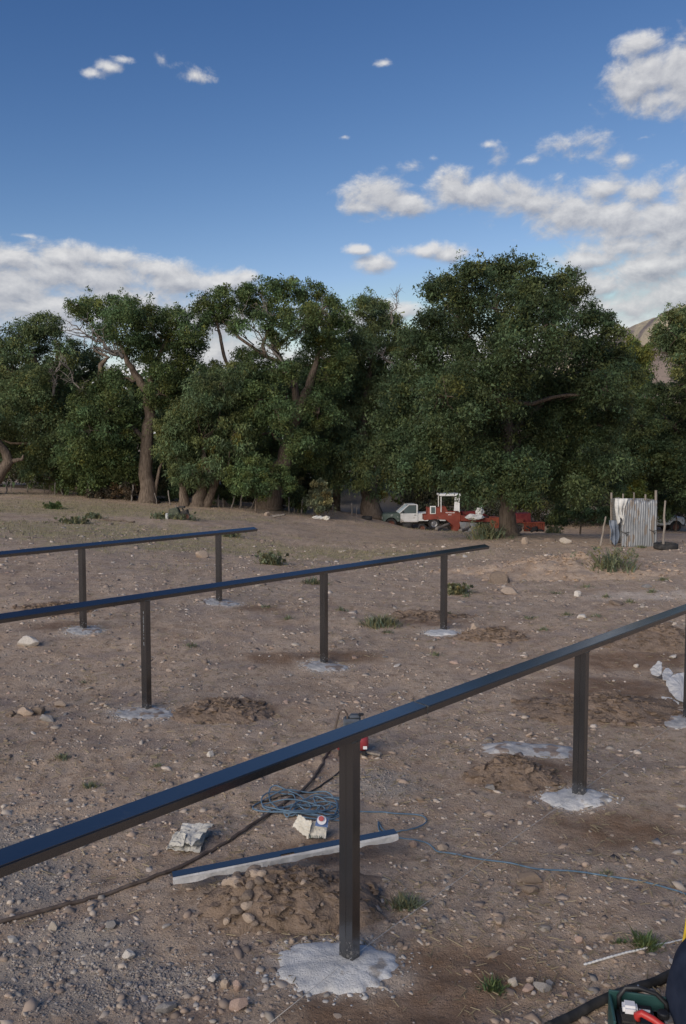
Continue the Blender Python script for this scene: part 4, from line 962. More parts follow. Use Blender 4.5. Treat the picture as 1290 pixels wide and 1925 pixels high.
im = thing("farm_trailer", "orange-red farm implement with raised box behind the big tree's trunk", "farm trailer", gpos(965, 42))
q = at_m(im, 42)
MB().prism([q(*p) for p in [(925, 973), (938, 972), (940, 993), (928, 993)]], -.1, .9).build("side_panel", M_RED2, im, bevel=.015)
MB().prism([q(*p) for p in [(972, 966), (999, 965), (1000, 984), (972, 984)]], .1, 1.0).build("hopper", M_DRED, im, bevel=.02)
MB().prism([q(*p) for p in [(938, 975), (985, 976), (985, 983), (938, 985)]], .0, .8).build("deck", M_RED, im, bevel=.015)
for k in range(9):
    x0 = 985 + k * 4.4
    MB().prism([q(*p) for p in [(x0, 981), (x0 + 3.6, 981.3), (x0 + 3.2, 999), (x0 - .4, 999)]], -.05 - .012 * (k % 3), .02).build("slat", M_RED2, im, bevel=.006)
MB().box((q(1003, 983)[0], .4, q(1003, 983)[1]), (1.15, 1.0, .06)).build("tailboard_frame", M_RED2, im, bevel=.01)
mb = MB(); a, b_ = q(975, 990), q(1015, 996)
for k in range(14): mb.box((a[0] + rr_.uniform(0, 1.1), rr_.uniform(-.3, .3), a[1] - rr_.uniform(.0, .25)), (rr_.uniform(.08, .3), .2, rr_.uniform(.06, .2)), Matrix.Rotation(rr_.uniform(-1, 1), 3, 'Y'))
o = mb.build("ironwork", M_DARK, im, bevel=.015); o['kind'] = 'stuff'
wheel(im, q(950, 992)[0], .1, .3, .33, .2, M_RUSTW)
def tyre(label, loc, r, w, rot=(0, 0, 0)):
    prof = [(r * .60, -w * .40), (r * .82, -w / 2), (r * .95, -w * .46), (r, -w * .3), (r * .985, 0), (r, w * .3), (r * .95, w * .46), (r * .82, w / 2), (r * .60, w * .40), (r * .66, 0)]
    o = MB().lathe(prof, 32, (0, 0, 0), 'z', True).build("tyre", M_RUBBER, smooth=True); o.location = loc; o.rotation_euler = rot
    return tag(o, label, "tyre")
tyre("flat-lying tyre on the dirt in front of the white pickup", gpos(767, 46.5, .13), .30, .24, (R(4), R(3), 0))
tyre("half-hidden tyre at the foot of the trunk left of the pickup", gpos(690, 47.5, .1), .32, .2, (R(5), 0, 0))
tyre("large black tyre lying at the post right of the corrugated shed", gpos(1255, 27.0, .09), .40, .19, (R(2), 0, 0))
def log_obj(label, a, b_, r, mat=M_DEAD, name="log", cat="log", seed=1, k=6, wob=.035):
    rg = np.random.default_rng(seed); p = bend(a, b_, rg, k, wob)
    o0 = Vector(a); mb = MB().tube([x - o0 for x in p], [r * (1 - .06 * i) * rg.uniform(.9, 1.1) for i in range(k + 1)], 8)
    o = mb.build(name, mat, smooth=True); o.location = o0
    return tag(o, label, cat)
log_obj("weathered log leaning against the harvester below its body", gpos(821, 44.5, .06), at(845, 984, 45.3), .10, seed=2)
log_obj("short weathered log lying before the harvester's grey guard", gpos(866, 44.0, .06), at(884, 990, 44.8), .11, seed=3)

# ------------------------------------------------------------------ corrugated shed
sh = thing("corrugated_shed", "small grey corrugated-iron shed with ragged post tops at the right", "shed", (at(1171, 900, 27.8).x, 27.8, float(base_z(at(1171, 900, 27.8).x, 27.8))))
def corr(u, n, amp): return amp * math.sin(2 * math.pi * u * n)
SW, SH = 1.20, 1.70
MB().sheet(lambda u, v: (u * SW + .012 * math.sin(v * 9), -.02 + corr(u, 15, .0065) + .02 * math.sin(v * 5 + u * 3), -.06 + v * (SH + .03 * math.sin(u * 7) + .025 * math.sin(u * 31))), 120, 14).build("front_sheet", M_GALV, sh, smooth=True, solid=.0015)
MB().sheet(lambda u, v: (-.01 + corr(v, 10, .006) - .05 * v * u, u * 1.1, .78 + v * (.90 + .05 * math.sin(u * 5))), 10, 90).build("side_sheet", M_GALV, sh, smooth=True, solid=.0015)
MB().sheet(lambda u, v: (SW + .01 + corr(v, 10, .006), u * 1.1, .1 + v * 1.55), 10, 90).build("side_sheet", M_GALV, sh, smooth=True, solid=.0015)
MB().sheet(lambda u, v: (u * SW, 1.12 + corr(u, 15, .010), .05 + v * 1.6), 100, 6).build("rear_sheet", M_GALV, sh, smooth=True, solid=.0015)
for (x, y, h, r_) in ((.05, .05, 1.86, .035), (SW - .02, .04, 1.98, .05), (-.02, 1.05, 1.86, .045), (SW - .4, 1.08, 1.86, .03), (SW, 1.05, 1.8, .04)):
    MB().tube([(x, y, -.2), (x + .01, y, h * .5), (x - .01, y, h)], [r_, r_ * .95, r_ * .85], 7).build("post", M_WOOD, sh)
for (x, z, w_) in ((.10, .52, .30), (SW - .14, .58, .26)):
    MB().tube([(x - w_ / 2, -.05, z + .04), (x, -.06, z - .02), (x + w_ / 2, -.05, z + .01)], .012, 5).tube([(x, -.06, z), (x + .06, -.065, z - .12), (x + .1, -.05, z - .05)], .014, 5).build("wire_tie", M_DARK, sh)
def drape(label, p0, w, h, mat, seed, name, cat, taper=.5):
    def fn(u, v):
        k = 1 - taper * v
        return ((u - .5) * w * k + .06 * w * math.sin(v * 6 + seed), .05 * math.sin(u * 14 + seed) * (.3 + v) + .03 * math.sin(v * 9 + u * 4), -v * h * (1 + .16 * math.sin(u * 6 + seed)))
    o = MB().sheet(fn, 20, 20).build(name, mat, smooth=True, solid=.008); o.location = p0
    return tag(o, label, cat)
sx0 = sh.location
drape("white cloth hung over the left front corner of the corrugated shed", sx0 + Vector((-.08, -.07, 1.70)), .42, .80, M_CLOTH, 2, "hanging_cloth", "cloth", .55)
drape("faded blue tarpaulin hanging down the shed's open left side", sx0 + Vector((-.17, .25, .92)), .34, .80, M_TARP, 4, "tarpaulin", "tarpaulin", .2)
log_obj("thin dark post standing in the tyre right of the shed", gpos(1250, 27.2, -.1), at(1251, 941, 27.2), .045, M_WOOD, "post", "post", 5, 6, .008)
log_obj("short leaning stake left of the corrugated shed", gpos(1131, 28.4, -.1), at(1139, 971, 28.4), .045, M_WOOD, "stake", "stake", 6, 6, .012)

# ------------------------------------------------------------------ stakes of the old fence along the trees
STK = [(20, 930, 47, 20, 1), (52, 932, 46.5, 24, -1), (10, 926, 45, 16, 3), (84, 932, 47, 20, -3), (102, 935, 46, 22, 2), (118, 938, 46, 18, -4), (172, 944, 46, 26, -8), (186, 944, 46, 14, 3), (246, 946, 45, 30, 4),
       (296, 947, 44, 20, -6), (320, 949, 44, 26, -4), (410, 956, 44.5, 22, 1), (419, 956, 44.5, 16, 0), (435, 957, 44.5, 20, 5), (450, 957, 45, 30, 7), (470, 958, 45, 20, 10), (543, 961, 45, 28, 0), (568, 962, 45.5, 26, 1), (553, 962, 46, 20, 0), (626, 966, 47, 20, 1), (663, 970, 48, 24, -2), (670, 972, 48, 18, 2)]
for i, (px, py, Y, hp, ln) in enumerate(STK):
    a = gpos(px, Y, -.1); b_ = a + Vector((ln * Y / F_PX, 0, hp * Y / F_PX + .15))
    o = log_obj("thin crooked fence stake standing at the foot of the treeline", a, b_, .028 + .012 * (i % 3), M_DEAD, "fence_stake", "stake", 30 + i, 4); o['group'] = "stakes along the foot of the trees"

# ------------------------------------------------------------------ old pump engine in the meadow
pe = thing("pump_engine", "rusty old pump engine with a white can, alone on the left meadow", "engine", gpos(335, 33))
q = at_m(pe, 33)
MB().prism([q(*p) for p in [(318, 976), (318, 957), (334, 953), (338, 962), (338, 976)]], -.15, .25).build("engine_block", noise_mat("mossy_iron", (.05, .06, .045), (.12, .13, .09), scale=7, rough=.9, bump=.4), pe, bevel=.03)
a = q(316, 971); MB().lathe([(0.001, -.13), (.06, -.13), (.06, .12), (.03, .15), (.001, .15)], 14, (a[0], -.2, a[1]), 'z').build("white_can", M_WHITE, pe, smooth=False)
a, b_ = q(339, 953), q(345, 953); MB().box(((a[0] + b_[0]) / 2, 0, a[1]), (.26, .2, .08)).tube([(b_[0] - .05, 0, a[1]), (b_[0] + .02, 0, a[1] - .3)], .035, 7).build("exhaust_box", M_DARK, pe, bevel=.01)
MB().prism([q(*p) for p in [(337, 976), (337, 963), (352, 957), (354, 970), (350, 976)]], -.05, .3).build("pump_housing", M_DARK, pe, bevel=.04)
wheel(pe, q(352, 973)[0], -.12, .14, .17, .1, M_RUSTW)
a, b_ = q(331, 949), q(333, 965); MB().tube([(a[0], -.05, a[1]), (b_[0], -.05, b_[1])], .025, 6).build("crank_rod", M_DEAD, pe)

log_obj("grey dead log among stones at the foot of the flat-topped tree", gpos(512, 41, .06), gpos(535, 40.6, .25), .08, seed=12)
log_obj("long fallen branch lying across the left meadow", gpos(185, 31.5, .04), gpos(252, 31.0, .05), .05, M_BARK, "fallen_branch", "branch", 13)
rag("crumpled white litter at the foot of the middle treeline", gpos(597, 43), .55, .22, .3, M_CLOTH, 21, "litter", "litter")
rag("crumpled cream litter right of the white one by the treeline", gpos(613, 43), .4, .26, .3, M_PAPER2, 22, "litter", "litter")

# ================================================================== CLUTTER ROUND THE NEAREST RAIL
def path_obj(name, label, cat, pts, r, mat, n=6, lift=0.0, sub=6, wob=0.0, seed=1, parent=None):
    """tube lying along ground pixels: (px, py[, height])"""
    rg = np.random.default_rng(seed); P = []
    for p in pts:
        g = pt(p[0], p[1], None, p[2] if len(p) > 2 else 0.0); P.append(Vector((g.x, g.y, (p[2] if len(p) > 2 else G(g.x, g.y)) + r + lift)))
    Q = []
    for i in range(len(P) - 1):      # Catmull-Rom
        p0, p1, p2, p3 = P[max(i - 1, 0)], P[i], P[i + 1], P[min(i + 2, len(P) - 1)]
        for k in range(sub):
            t_ = k / sub
            Q.append(0.5 * ((2 * p1) + (p2 - p0) * t_ + (2 * p0 - 5 * p1 + 4 * p2 - p3) * t_ ** 2 + (3 * p1 - p0 - 3 * p2 + p3) * t_ ** 3) + Vector((*rg.normal(0, wob, 2), 0)))
    Q.append(P[-1])
    for i, v in enumerate(Q):
        if len(pts[min(i // sub, len(pts) - 1)]) < 3: v.z = max(v.z, G(v.x, v.y) + r * .8 + lift)
    o0 = Q[0].copy(); mb = MB().tube([v - o0 for v in Q], r, n)
    o = mb.build(name, mat, parent, smooth=True)
    if parent is None: o.location = o0
    else: o.location = o0 - parent.location
    return tag(o, label, cat) if label else o
M_HOSE = noise_mat("dusty_brown_hose", (.075, .055, .045), (.14, .11, .092), scale=12, rough=.85, bump=.3)
M_HOSEB = noise_mat("black_rubber_hose", (.018, .018, .018), (.05, .047, .044), scale=10, rough=.7, bump=.2)
M_CABLE = noise_mat("blue_cable_sheath", (.080, .140, .200), (.145, .215, .285), scale=14, rough=.6, bump=.1)
M_STRING = noise_mat("mason_string", (.40, .38, .35), (.55, .53, .5), scale=30, rough=.9, bump=0)
path_obj("hose", "brown dusty hose running from the left edge to the red compressor", "hose", [(-60, 1752), (0, 1737), (110, 1708), (200, 1682), (310, 1645), (400, 1600), (470, 1560), (520, 1525), (565, 1492), (590, 1465), (606, 1440), (622, 1410), (632, 1395)], .014, M_HOSE, 8, wob=.003)
path_obj("cable", "thin black cable crossing the brown hose by the blue coil", "cable", [(470, 1512), (505, 1508), (540, 1500), (580, 1490), (622, 1466), (650, 1440), (655, 1415)], .008, M_HOSEB, 6, wob=.003)
rg = np.random.default_rng(5)
coil = []
for k in range(110):
    a = k * .60; cx_ = 572 + 34 * math.sin(k * .13) + 22 * math.sin(k * .37); cy_ = 1522 + 7 * math.sin(k * .21)
    rx = 46 + 26 * math.sin(k * .29 + 1) ; ry = 17 + 9 * math.sin(k * .23 + 2)
    g = pt(cx_ + rx * math.cos(a), cy_ + ry * math.sin(a)); coil.append(Vector((g.x, g.y, G(g.x, g.y) + .012 + .035 * rg.random())))
for (px, py) in [(690, 1528), (740, 1530), (790, 1534), (802, 1545), (780, 1560), (740, 1568), (715, 1566), (712, 1545), (720, 1562), (748, 1578), (800, 1585), (822, 1600), (850, 1608), (900, 1617), (960, 1625), (1010, 1640), (1080, 1645), (1140, 1655), (1200, 1662), (1250, 1675), (1300, 1690)]:
    g = pt(px, py); coil.append(Vector((g.x, g.y, G(g.x, g.y) + .010)))
Q = []
for i in range(len(coil) - 1):
    p0, p1, p2, p3 = coil[max(i - 1, 0)], coil[i], coil[i + 1], coil[min(i + 2, len(coil) - 1)]
    for k in range(5):
        t_ = k / 5; v = 0.5 * ((2 * p1) + (p2 - p0) * t_ + (2 * p0 - 5 * p1 + 4 * p2 - p3) * t_ ** 2 + (3 * p1 - p0 - 3 * p2 + p3) * t_ ** 3)
        v.z = max(v.z, G(v.x, v.y) + .006); Q.append(v)
o0 = Q[0].copy(); o = MB().tube([v - o0 for v in Q], .0068, 5).build("extension_cable", M_CABLE, smooth=True); o.location = o0
tag(o, "tangled blue cable coil whose end trails off to the right edge", "cable")
path_obj("hose", "thick black hose in the lower right corner behind the green case", "hose", [(1030, 1945), (1080, 1915), (1130, 1890), (1180, 1872), (1230, 1858), (1262, 1845), (1310, 1822)], .026, M_HOSEB, 10)
# string line along the post bases
def string(label, pts, r=.0022):
    o = path_obj("string_line", label, "string", pts, r, M_STRING, 4, sub=2)
    return o
string("thin white string stretched low from the bottom edge past the nearest post", [(500, 1930, .02), (652, 1808, .055), (745, 1738, .04), (870, 1648, .02), (985, 1563, .03), (1110, 1475, .05), (1215, 1400, .03), (1290, 1345, .05)])
# white notched rod on the dirt at the lower right
wr = MB(); a, b_ = pt(1098, 1819), pt(1300, 1770)
N_ = 60
pts_ = [Vector((a.lerp(b_, k / N_).x, a.lerp(b_, k / N_).y, G(a.lerp(b_, k / N_).x, a.lerp(b_, k / N_).y) * .3 + .022)) for k in range(N_ + 1)]
wr.tube([p - pts_[0] for p in pts_], [(.0075 if k % 2 else .0056) * (1 if k < 44 else .7) for k in range(N_ + 1)], 6)
o = wr.build("ribbed_rod", noise_mat("chalky_white_rod", (.62, .61, .58), (.78, .77, .74), scale=20, rough=.9, extra=((.36, .31, .25), 5, .62)), smooth=False); o.location = pts_[0]
tag(o, "white ribbed rod lying on the dirt at the lower right", "rod")

# ------------------------------------------------------------------ metal channel across the mound
A_, B_ = pt(326, 1684), pt(748, 1617); A_.z, B_.z = .13, .205
d_ = (B_ - A_); L_ = d_.length; d_.normalize(); nh = Vector((-d_.y, d_.x, 0)).normalized(); up_ = d_.cross(nh); up_ = up_ if up_.z > 0 else -up_
ch = thing("metal_channel", "cement-crusted metal channel lying across the stony mound behind the nearest post", "metal channel", A_)
M_CRUST = noise_mat("cement_crust_on_steel", (.42, .41, .40), (.62, .61, .60), scale=9, rough=.9, bump=.8, bscale=22, bdist=.012, extra=((.12, .12, .13), 7, .62))
def chp(x, y, z): return d_ * x + nh * y + up_ * z
Wc, Hc, tk = .085, .034, .005
def bar(x0, x1, y0, y1, z0, z1):
    return [chp(x, y, z) for z in (z0, z1) for (x, y) in ((x0, y0), (x1, y0), (x1, y1), (x0, y1))]
BF = [(3, 2, 1, 0), (4, 5, 6, 7), (0, 1, 5, 4), (1, 2, 6, 5), (2, 3, 7, 6), (3, 0, 4, 7)]
xm_ = L_ * .46
MB().add(bar(0, xm_, .006, Wc, -tk, 0), BF).add(bar(xm_ + .10, L_, .006, Wc, -tk, 0), BF).add(bar(xm_, xm_ + .10, .03, Wc, -tk, 0), BF).build("web", M_STEEL, ch)
MB().add(bar(0, L_, Wc - tk, Wc, -Hc, -tk - .0005), BF).build("rear_flange", M_STEEL, ch)
mb = MB(); n_ = 90
V_, F_ = [], []
for i in range(n_ + 1):
    x = L_ * i / n_; w = float(fbm(x * 7, 3.3, 3, 61)) - .5; w2 = float(fbm(x * 19, 8.1, 3, 62)) - .5
    for (y, z) in ((.004, -.002), (-.004 - .006 * abs(w2), -.012), (-.006 + .01 * w, -Hc * .5), (-.004 + .012 * w2, -Hc - .012 - .03 * w), (.012, -Hc - .006)): V_.append(chp(x, y, z))
for i in range(n_):
    for k in range(4): F_.append((i * 5 + k, (i + 1) * 5 + k, (i + 1) * 5 + k + 1, i * 5 + k + 1))
F_ += [(0, 1, 2, 3, 4), tuple(n_ * 5 + k for k in (4, 3, 2, 1, 0))]
mb.add(V_, F_).build("crusted_flange", M_CRUST, ch, smooth=False, solid=.004)
MB().add(bar(.004, .03, .01, Wc - .01, -Hc * .9, -tk - .001), BF).build("end_plug", M_SOIL, ch)
lump_obj("soil_pit", "dark hollow under the raised middle of the metal channel", "soil", pt(655, 1655), .26, .14, .02, M_SOIL, 140)

# ------------------------------------------------------------------ paper sacks
def crumple(fn, nu, nv, amp, seed, sc=9):
    V = []
    for j in range(nv + 1):
        for i in range(nu + 1):
            u, v = i / nu, j / nv; p = Vector(fn(u, v))
            k = abs(mnoise.noise(Vector((u * sc * .55 + seed, v * sc * .55, 0)))) * 1.3 + .5 * abs(mnoise.noise(Vector((u * sc * 1.6, v * sc * 1.6 + seed, 3))))
            p.z += amp * k; p.x += amp * .35 * mnoise.noise(Vector((u * 5, v * 5, seed))); p.y += amp * .35 * mnoise.noise(Vector((u * 5 + 9, v * 5, seed)))
            V.append(p)
    return V, [(j * (nu + 1) + i, j * (nu + 1) + i + 1, (j + 1) * (nu + 1) + i + 1, (j + 1) * (nu + 1) + i) for j in range(nv) for i in range(nu)]
def quadpatch(c): return lambda u, v: Vector(c[0]).lerp(Vector(c[1]), u).lerp(Vector(c[3]).lerp(Vector(c[2]), u), v)
def gl(px, py, z, o):    # ground pixel at height z, relative to o
    r = ray(px, py); t_ = (z - CAM_H) / r[2]; return (r[0] * t_ - o.x, t_ - o.y, z - o.z)
c0 = ground_at(355, 1595)
sk_ = thing("paper_sack", "crumpled grubby paper sack left of the brown hose", "paper sack", c0)
z0 = c0.z + .005
MB().add(*crumple(quadpatch([gl(312, 1598, z0, c0), gl(376, 1604, z0, c0), gl(390, 1562, z0 + .02, c0), (gl(330, 1565, z0 + .02, c0))]), 22, 16, .022, 3, 6)).build("lower_fold", M_PAPER, sk_, solid=.004)
MB().add(*crumple(quadpatch([gl(336, 1578, z0 + .05, c0), gl(362, 1592, z0 + .07, c0), gl(402, 1551, z0 + .10, c0), gl(343, 1549, z0 + .08, c0)]), 22, 16, .022, 8, 6)).build("upper_fold", M_PAPER, sk_, solid=.004)
MB().add(*crumple(quadpatch([gl(318, 1590, z0 + .02, c0), gl(345, 1592, z0 + .05, c0), gl(350, 1570, z0 + .09, c0), gl(338, 1565, z0 + .06, c0)]), 12, 10, .02, 5, 6)).build("side_fold", M_PAPER, sk_, solid=.004)
c0 = ground_at(585, 1575)
cs = thing("cement_bag", "torn cream cement bag with red disc on blue print beside the blue cable coil", "cement bag", c0)
z0 = c0.z + .01
MB().add(*crumple(quadpatch([gl(550, 1556, z0 + .02, c0), gl(580, 1578, z0, c0), gl(586, 1548, z0 + .13, c0), gl(561, 1534, z0 + .10, c0)]), 14, 14, .035, 4, 6)).build("left_flap", M_PAPER2, cs, solid=.003)
MB().add(*crumple(quadpatch([gl(577, 1577, z0, c0), gl(612, 1577, z0 + .005, c0), gl(618, 1545, z0 + .10, c0), gl(583, 1548, z0 + .11, c0)]), 14, 14, .035, 6, 6)).build("front_face", M_PAPER2, cs, solid=.003)
m, t, b = new_mat("blue_print"); setin(b, base=(.10, .16, .33, 1), rough=.8); M_BLUEP = m
m, t, b = new_mat("red_print"); setin(b, base=(.42, .09, .085, 1), rough=.8); M_REDP = m
m, t, b = new_mat("white_print"); setin(b, base=(.72, .71, .72, 1), rough=.8); M_WHITEP = m
m, t, b = new_mat("dark_green_print"); setin(b, base=(.05, .075, .06, 1), rough=.8); M_INK = m
blue = MB().add(*crumple(quadpatch([gl(592, 1553, z0 + .125, c0), gl(616, 1556, z0 + .115, c0), gl(618, 1540, z0 + .17, c0), gl(598, 1535, z0 + .18, c0)]), 10, 8, .010, 7, 4)).build("printed_corner", M_BLUEP, cs, solid=.003)
def disc(px, py, z, r, mat, nm, off):
    p = Vector(gl(px, py, z, c0)); nrm = (Vector((0, 0, CAM_H)) - (p + c0)).normalized() + Vector((0, 0, .5)); nrm.normalize()
    a1 = nrm.cross(Vector((0, 0, 1))).normalized(); a2 = nrm.cross(a1)
    MB().add([p + nrm * off + (a1 * math.cos(k * math.pi / 10) + a2 * math.sin(k * math.pi / 10)) * r for k in range(20)], [tuple(range(20))]).build(nm, mat, cs, solid=.002)
disc(605, 1543, z0 + .165, .036, M_WHITEP, "white_ring", .012)
disc(604, 1542, z0 + .165, .021, M_REDP, "red_disc", .034)
mb = MB()
for k in range(7):
    p = Vector(gl(583.5 + k * 3.6, 1571 + .1 * k, z0 + .04, c0)); p.y -= .018
    mb.box(p, (.006 if k else .012, .002, .020), Matrix.Rotation(-.5, 3, 'X'))
o = mb.build("printed_lettering", M_INK, cs); o['kind'] = 'stuff'

# ------------------------------------------------------------------ red compressor behind the nearest post
cc = ground_at(662, 1420)
cp_ = thing("air_compressor", "small red compressor with grey motor, half hidden behind the nearest rail and post", "compressor", cc)
MB().lathe([(.001, -.165), (.07, -.165), (.10, -.14), (.105, -.10), (.105, .10), (.10, .14), (.07, .165), (.001, .165)], 20, (0, 0, .14), 'x').build("tank", noise_mat("crimson_paint", (.26, .03, .04), (.34, .05, .055), scale=5, rough=.4, bump=.05, spec=.5), cp_, smooth=True)
for (x, w_) in ((-.115, .03), (-.065, .05), (.13, .04)): MB().box((x, -.107, .10), (w_, .004, .03)).build("white_label", M_WHITEP, cp_)
MB().box((.0, 0, .31), (.18, .14, .13)).box((.03, 0, .39), (.12, .10, .04)).build("motor", noise_mat("blue_grey_motor", (.06, .07, .085), (.14, .155, .175), scale=9, rough=.5, metal=.3), cp_, bevel=.02)
MB().box((.09, -.02, .415), (.06, .04, .02)).build("switch_box", M_BLACK, cp_, bevel=.008)
MB().tube([(-.165, -.03, .12), (-.17, -.03, .28), (-.13, -.03, .45), (-.08, -.03, .47), (-.05, -.03, .42), (-.04, -.03, .30)], .011, 7).build("carry_handle", M_HOSE, cp_, smooth=True)
MB().tube([(.15, .02, .23), (.17, .02, .27), (.19, .0, .24), (.185, -.01, .20)], .006, 5).build("drain_wire", M_STEEL, cp_, smooth=True)
for x in (-.12, .12): MB().box((x, 0, .02), (.04, .16, .06)).build("foot", M_BLACK, cp_, bevel=.005)
MB().box((.22, -.06, .03), (.16, .05, .02), Matrix.Rotation(-.5, 3, 'Z')).build("wood_chock", M_WOOD, cp_)

# ------------------------------------------------------------------ saw in its green case, navy covered load and yellow handle at the lower right corner
M_TEAL = noise_mat("teal_green_plastic", (.018, .062, .058), (.035, .095, .088), scale=5, rough=.5, bump=.1, spec=.4)
M_REDPL = noise_mat("bright_red_plastic", (.46, .035, .03), (.56, .055, .045), scale=6, rough=.4, bump=.05, spec=.5)
kc = pt(1212, 1962); kc.z = G(kc.x, kc.y) * .3
ks = thing("tool_case", "teal green open tool case at the bottom edge, lower right", "tool case", kc, R(-12))
for (c_, s_) in (((0, .125, .11), (.37, .016, .22)), ((-.185, 0, .10), (.016, .25, .20)), ((.185, 0, .10), (.016, .25, .20)), ((0, -.125, .06), (.37, .016, .12))):
    MB().box(c_, s_, None, 1.04).build("wall", M_TEAL, ks, bevel=.005)
MB().box((0, 0, .008), (.36, .25, .014)).build("base", M_TEAL, ks)
sw = thing("chainsaw", "red and black petrol saw with wrap handle lying in the teal case", "chainsaw", kc + Vector((0, 0, .02)), R(-12))
MB().box((-.02, -.01, .08), (.28, .16, .14)).build("engine_housing", M_BLACK, sw, bevel=.02, seg=2)
MB().box((-.085, .015, .175), (.085, .075, .055)).build("filter_cover", M_WHITEP, sw, bevel=.014, seg=2)
for k in range(2): MB().box((.0, .052 - k * .022, .158), (.062, .014, .004), Matrix.Rotation(.35, 3, 'X')).build("white_label", M_WHITEP, sw)
o = MB().box((.0, .04, .150), (.085, .06, .02), Matrix.Rotation(.35, 3, 'X')).build("label_plate", M_BLACK, sw, bevel=.004)
for k in range(7): MB().box((-.10, -.028 - k * .009, .152), (.075, .004, .01)).build("cooling_fin", M_DARK, sw)
MB().lathe([(.001, .0), (.034, .0), (.034, .03), (.028, .036), (.001, .036)], 20, (.10, .01, .145), 'z').build("fuel_cap", M_BLACK, sw)
MB().box((.10, .01, .135), (.11, .10, .03)).build("cap_plate", M_GALV, sw, bevel=.006)
MB().tube([(-.135, .075, .12), (-.138, .085, .19), (-.10, .09, .245), (-.03, .09, .255), (.07, .085, .235), (.125, .075, .19), (.135, .06, .12)], .0135, 10).build("wrap_handle", M_BLACK, sw, smooth=True)
MB().tube([(-.045, -.04, .13), (-.055, -.055, .185), (-.03, -.065, .205), (.03, -.085, .19), (.10, -.11, .16), (.17, -.14, .14), (.16, -.15, .11), (.07, -.12, .11), (.0, -.09, .12)], [.018, .02, .021, .02, .019, .018, .017, .016, .016], 9).build("rear_handle", M_REDPL, sw, smooth=True)
MB().lathe([(.001, 0), (.005, 0), (.005, .004), (.001, .004)], 10, (-.03, .09, .266), 'z').build("screw", M_CHROME, sw)
ks.scale = sw.scale = (.88, .88, .88)
nv = at(1300, 1900, 3.9); nv.z = 0
M_NAVY = noise_mat("navy_canvas", (.010, .016, .034), (.022, .030, .055), scale=9, rough=.75, bump=.25, bscale=120, bdist=.002, spec=.25)
bm = bmesh.new(); bmesh.ops.create_icosphere(bm, subdivisions=5, radius=1)
for v in bm.verts:
    x, y, z = v.co; k = lambda a, p: math.copysign(abs(a) ** p, a)
    zz = k(z, .55); w_ = .38 - .10 * max(0, zz) ** 2 + .035 * (1 - zz)
    v.co = Vector((k(x, .7) * w_, k(y, .7) * .34 * (1 - .2 * max(0, zz)), .33 + zz * .34 + .012 * mnoise.noise(Vector((x * 4, y * 4, z * 2.5))) + .02 * mnoise.noise(Vector((x * 1.5, y * 1.5, z)))))
    v.co.x += .010 * mnoise.noise(Vector((y * 5, z * 3, x)))
me_ = bpy.data.meshes.new("covered_load"); bm.to_mesh(me_); bm.free(); me_.polygons.foreach_set('use_smooth', np.ones(len(me_.polygons), bool))
o = link("covered_load", me_, M_NAVY); o.location = nv + Vector((.34, 0, -.07)); tag(o, "dark navy cloth-covered load in the lower right corner", "covered load")
ya, yb = at(1284, 1775, 4.42), at(1320, 1560, 4.5)
log_obj("yellow tool handle rising behind the navy load at the right edge", ya + (ya - yb) * .8, yb, .012, noise_mat("yellow_fibreglass", (.60, .40, .03), (.68, .48, .05), scale=5, rough=.45, bump=.03), "yellow_handle", "tool handle", 50, 6, .003)

# ================================================================== STONES, RUBBLE, WEEDS, GRAVEL
TONES = {'white': (.56, .52, .47), 'pale': (.47, .42, .365), 'tan': (.40, .32, .255), 'pink': (.37, .275, .23), 'brown': (.225, .178, .143), 'grey': (.27, .255, .245), 'blue': (.22, .215, .225)}
def rock_mesh(seed, tone, sub=2, flat=.62, ang=.5):
    bm = bmesh.new(); bmesh.ops.create_icosphere(bm, subdivisions=sub, radius=.5)
    rg_ = random.Random(seed); pl = [(Vector((rg_.gauss(0, 1), rg_.gauss(0, 1), rg_.gauss(0, .8))).normalized(), rg_.uniform(.24, .42)) for _ in range(11)]
    off = Vector((seed * 1.7, seed * .9, 0))
    for v in bm.verts:
        c = v.co * (1 + .35 * mnoise.noise(v.co * 2.2 + off))
        for (n_, d_) in pl:
            e = c.dot(n_) - d_
            if e > 0: c -= n_ * e * min(1.0, ang * 1.7)
        v.co = Vector((c.x * 1.12, c.y * .95, c.z * flat))
    me_ = bpy.data.meshes.new("stone"); bm.to_mesh(me_)
    a = me_.attributes.new('col', 'FLOAT_COLOR', 'POINT'); rg2 = random.Random(seed + 99)
    k = rg2.uniform(.88, 1.12); a.data.foreach_set('color', np.tile(np.array([tone[0] * k, tone[1] * k, tone[2] * k, 1], np.float32), len(me_.vertices)))
    bm.free(); me_.materials.append(M_STONE)
    return me_
def stone(label, px, py, wpx, hpx, tone, seed, group=None, name="stone", cat="stone", Y=None, ang=.55, sink=.22):
    g = ground_at(px, py) if Y is None else gpos(px, Y)
    w = wpx * g.y / F_PX; h = hpx * g.y / F_PX
    o = link(name, rock_mesh(seed, TONES[tone], 3, .8, ang)); o.location = (g.x, g.y, g.z + h * (.5 - sink))
    rg_ = random.Random(seed); o.scale = (w * 1.05, w * rg_.uniform(.7, 1.0), h * 1.35); o.rotation_euler = (rg_.uniform(-.2, .2), rg_.uniform(-.2, .2), rg_.uniform(-.5, .5))
    return tag(o, label, cat, group)
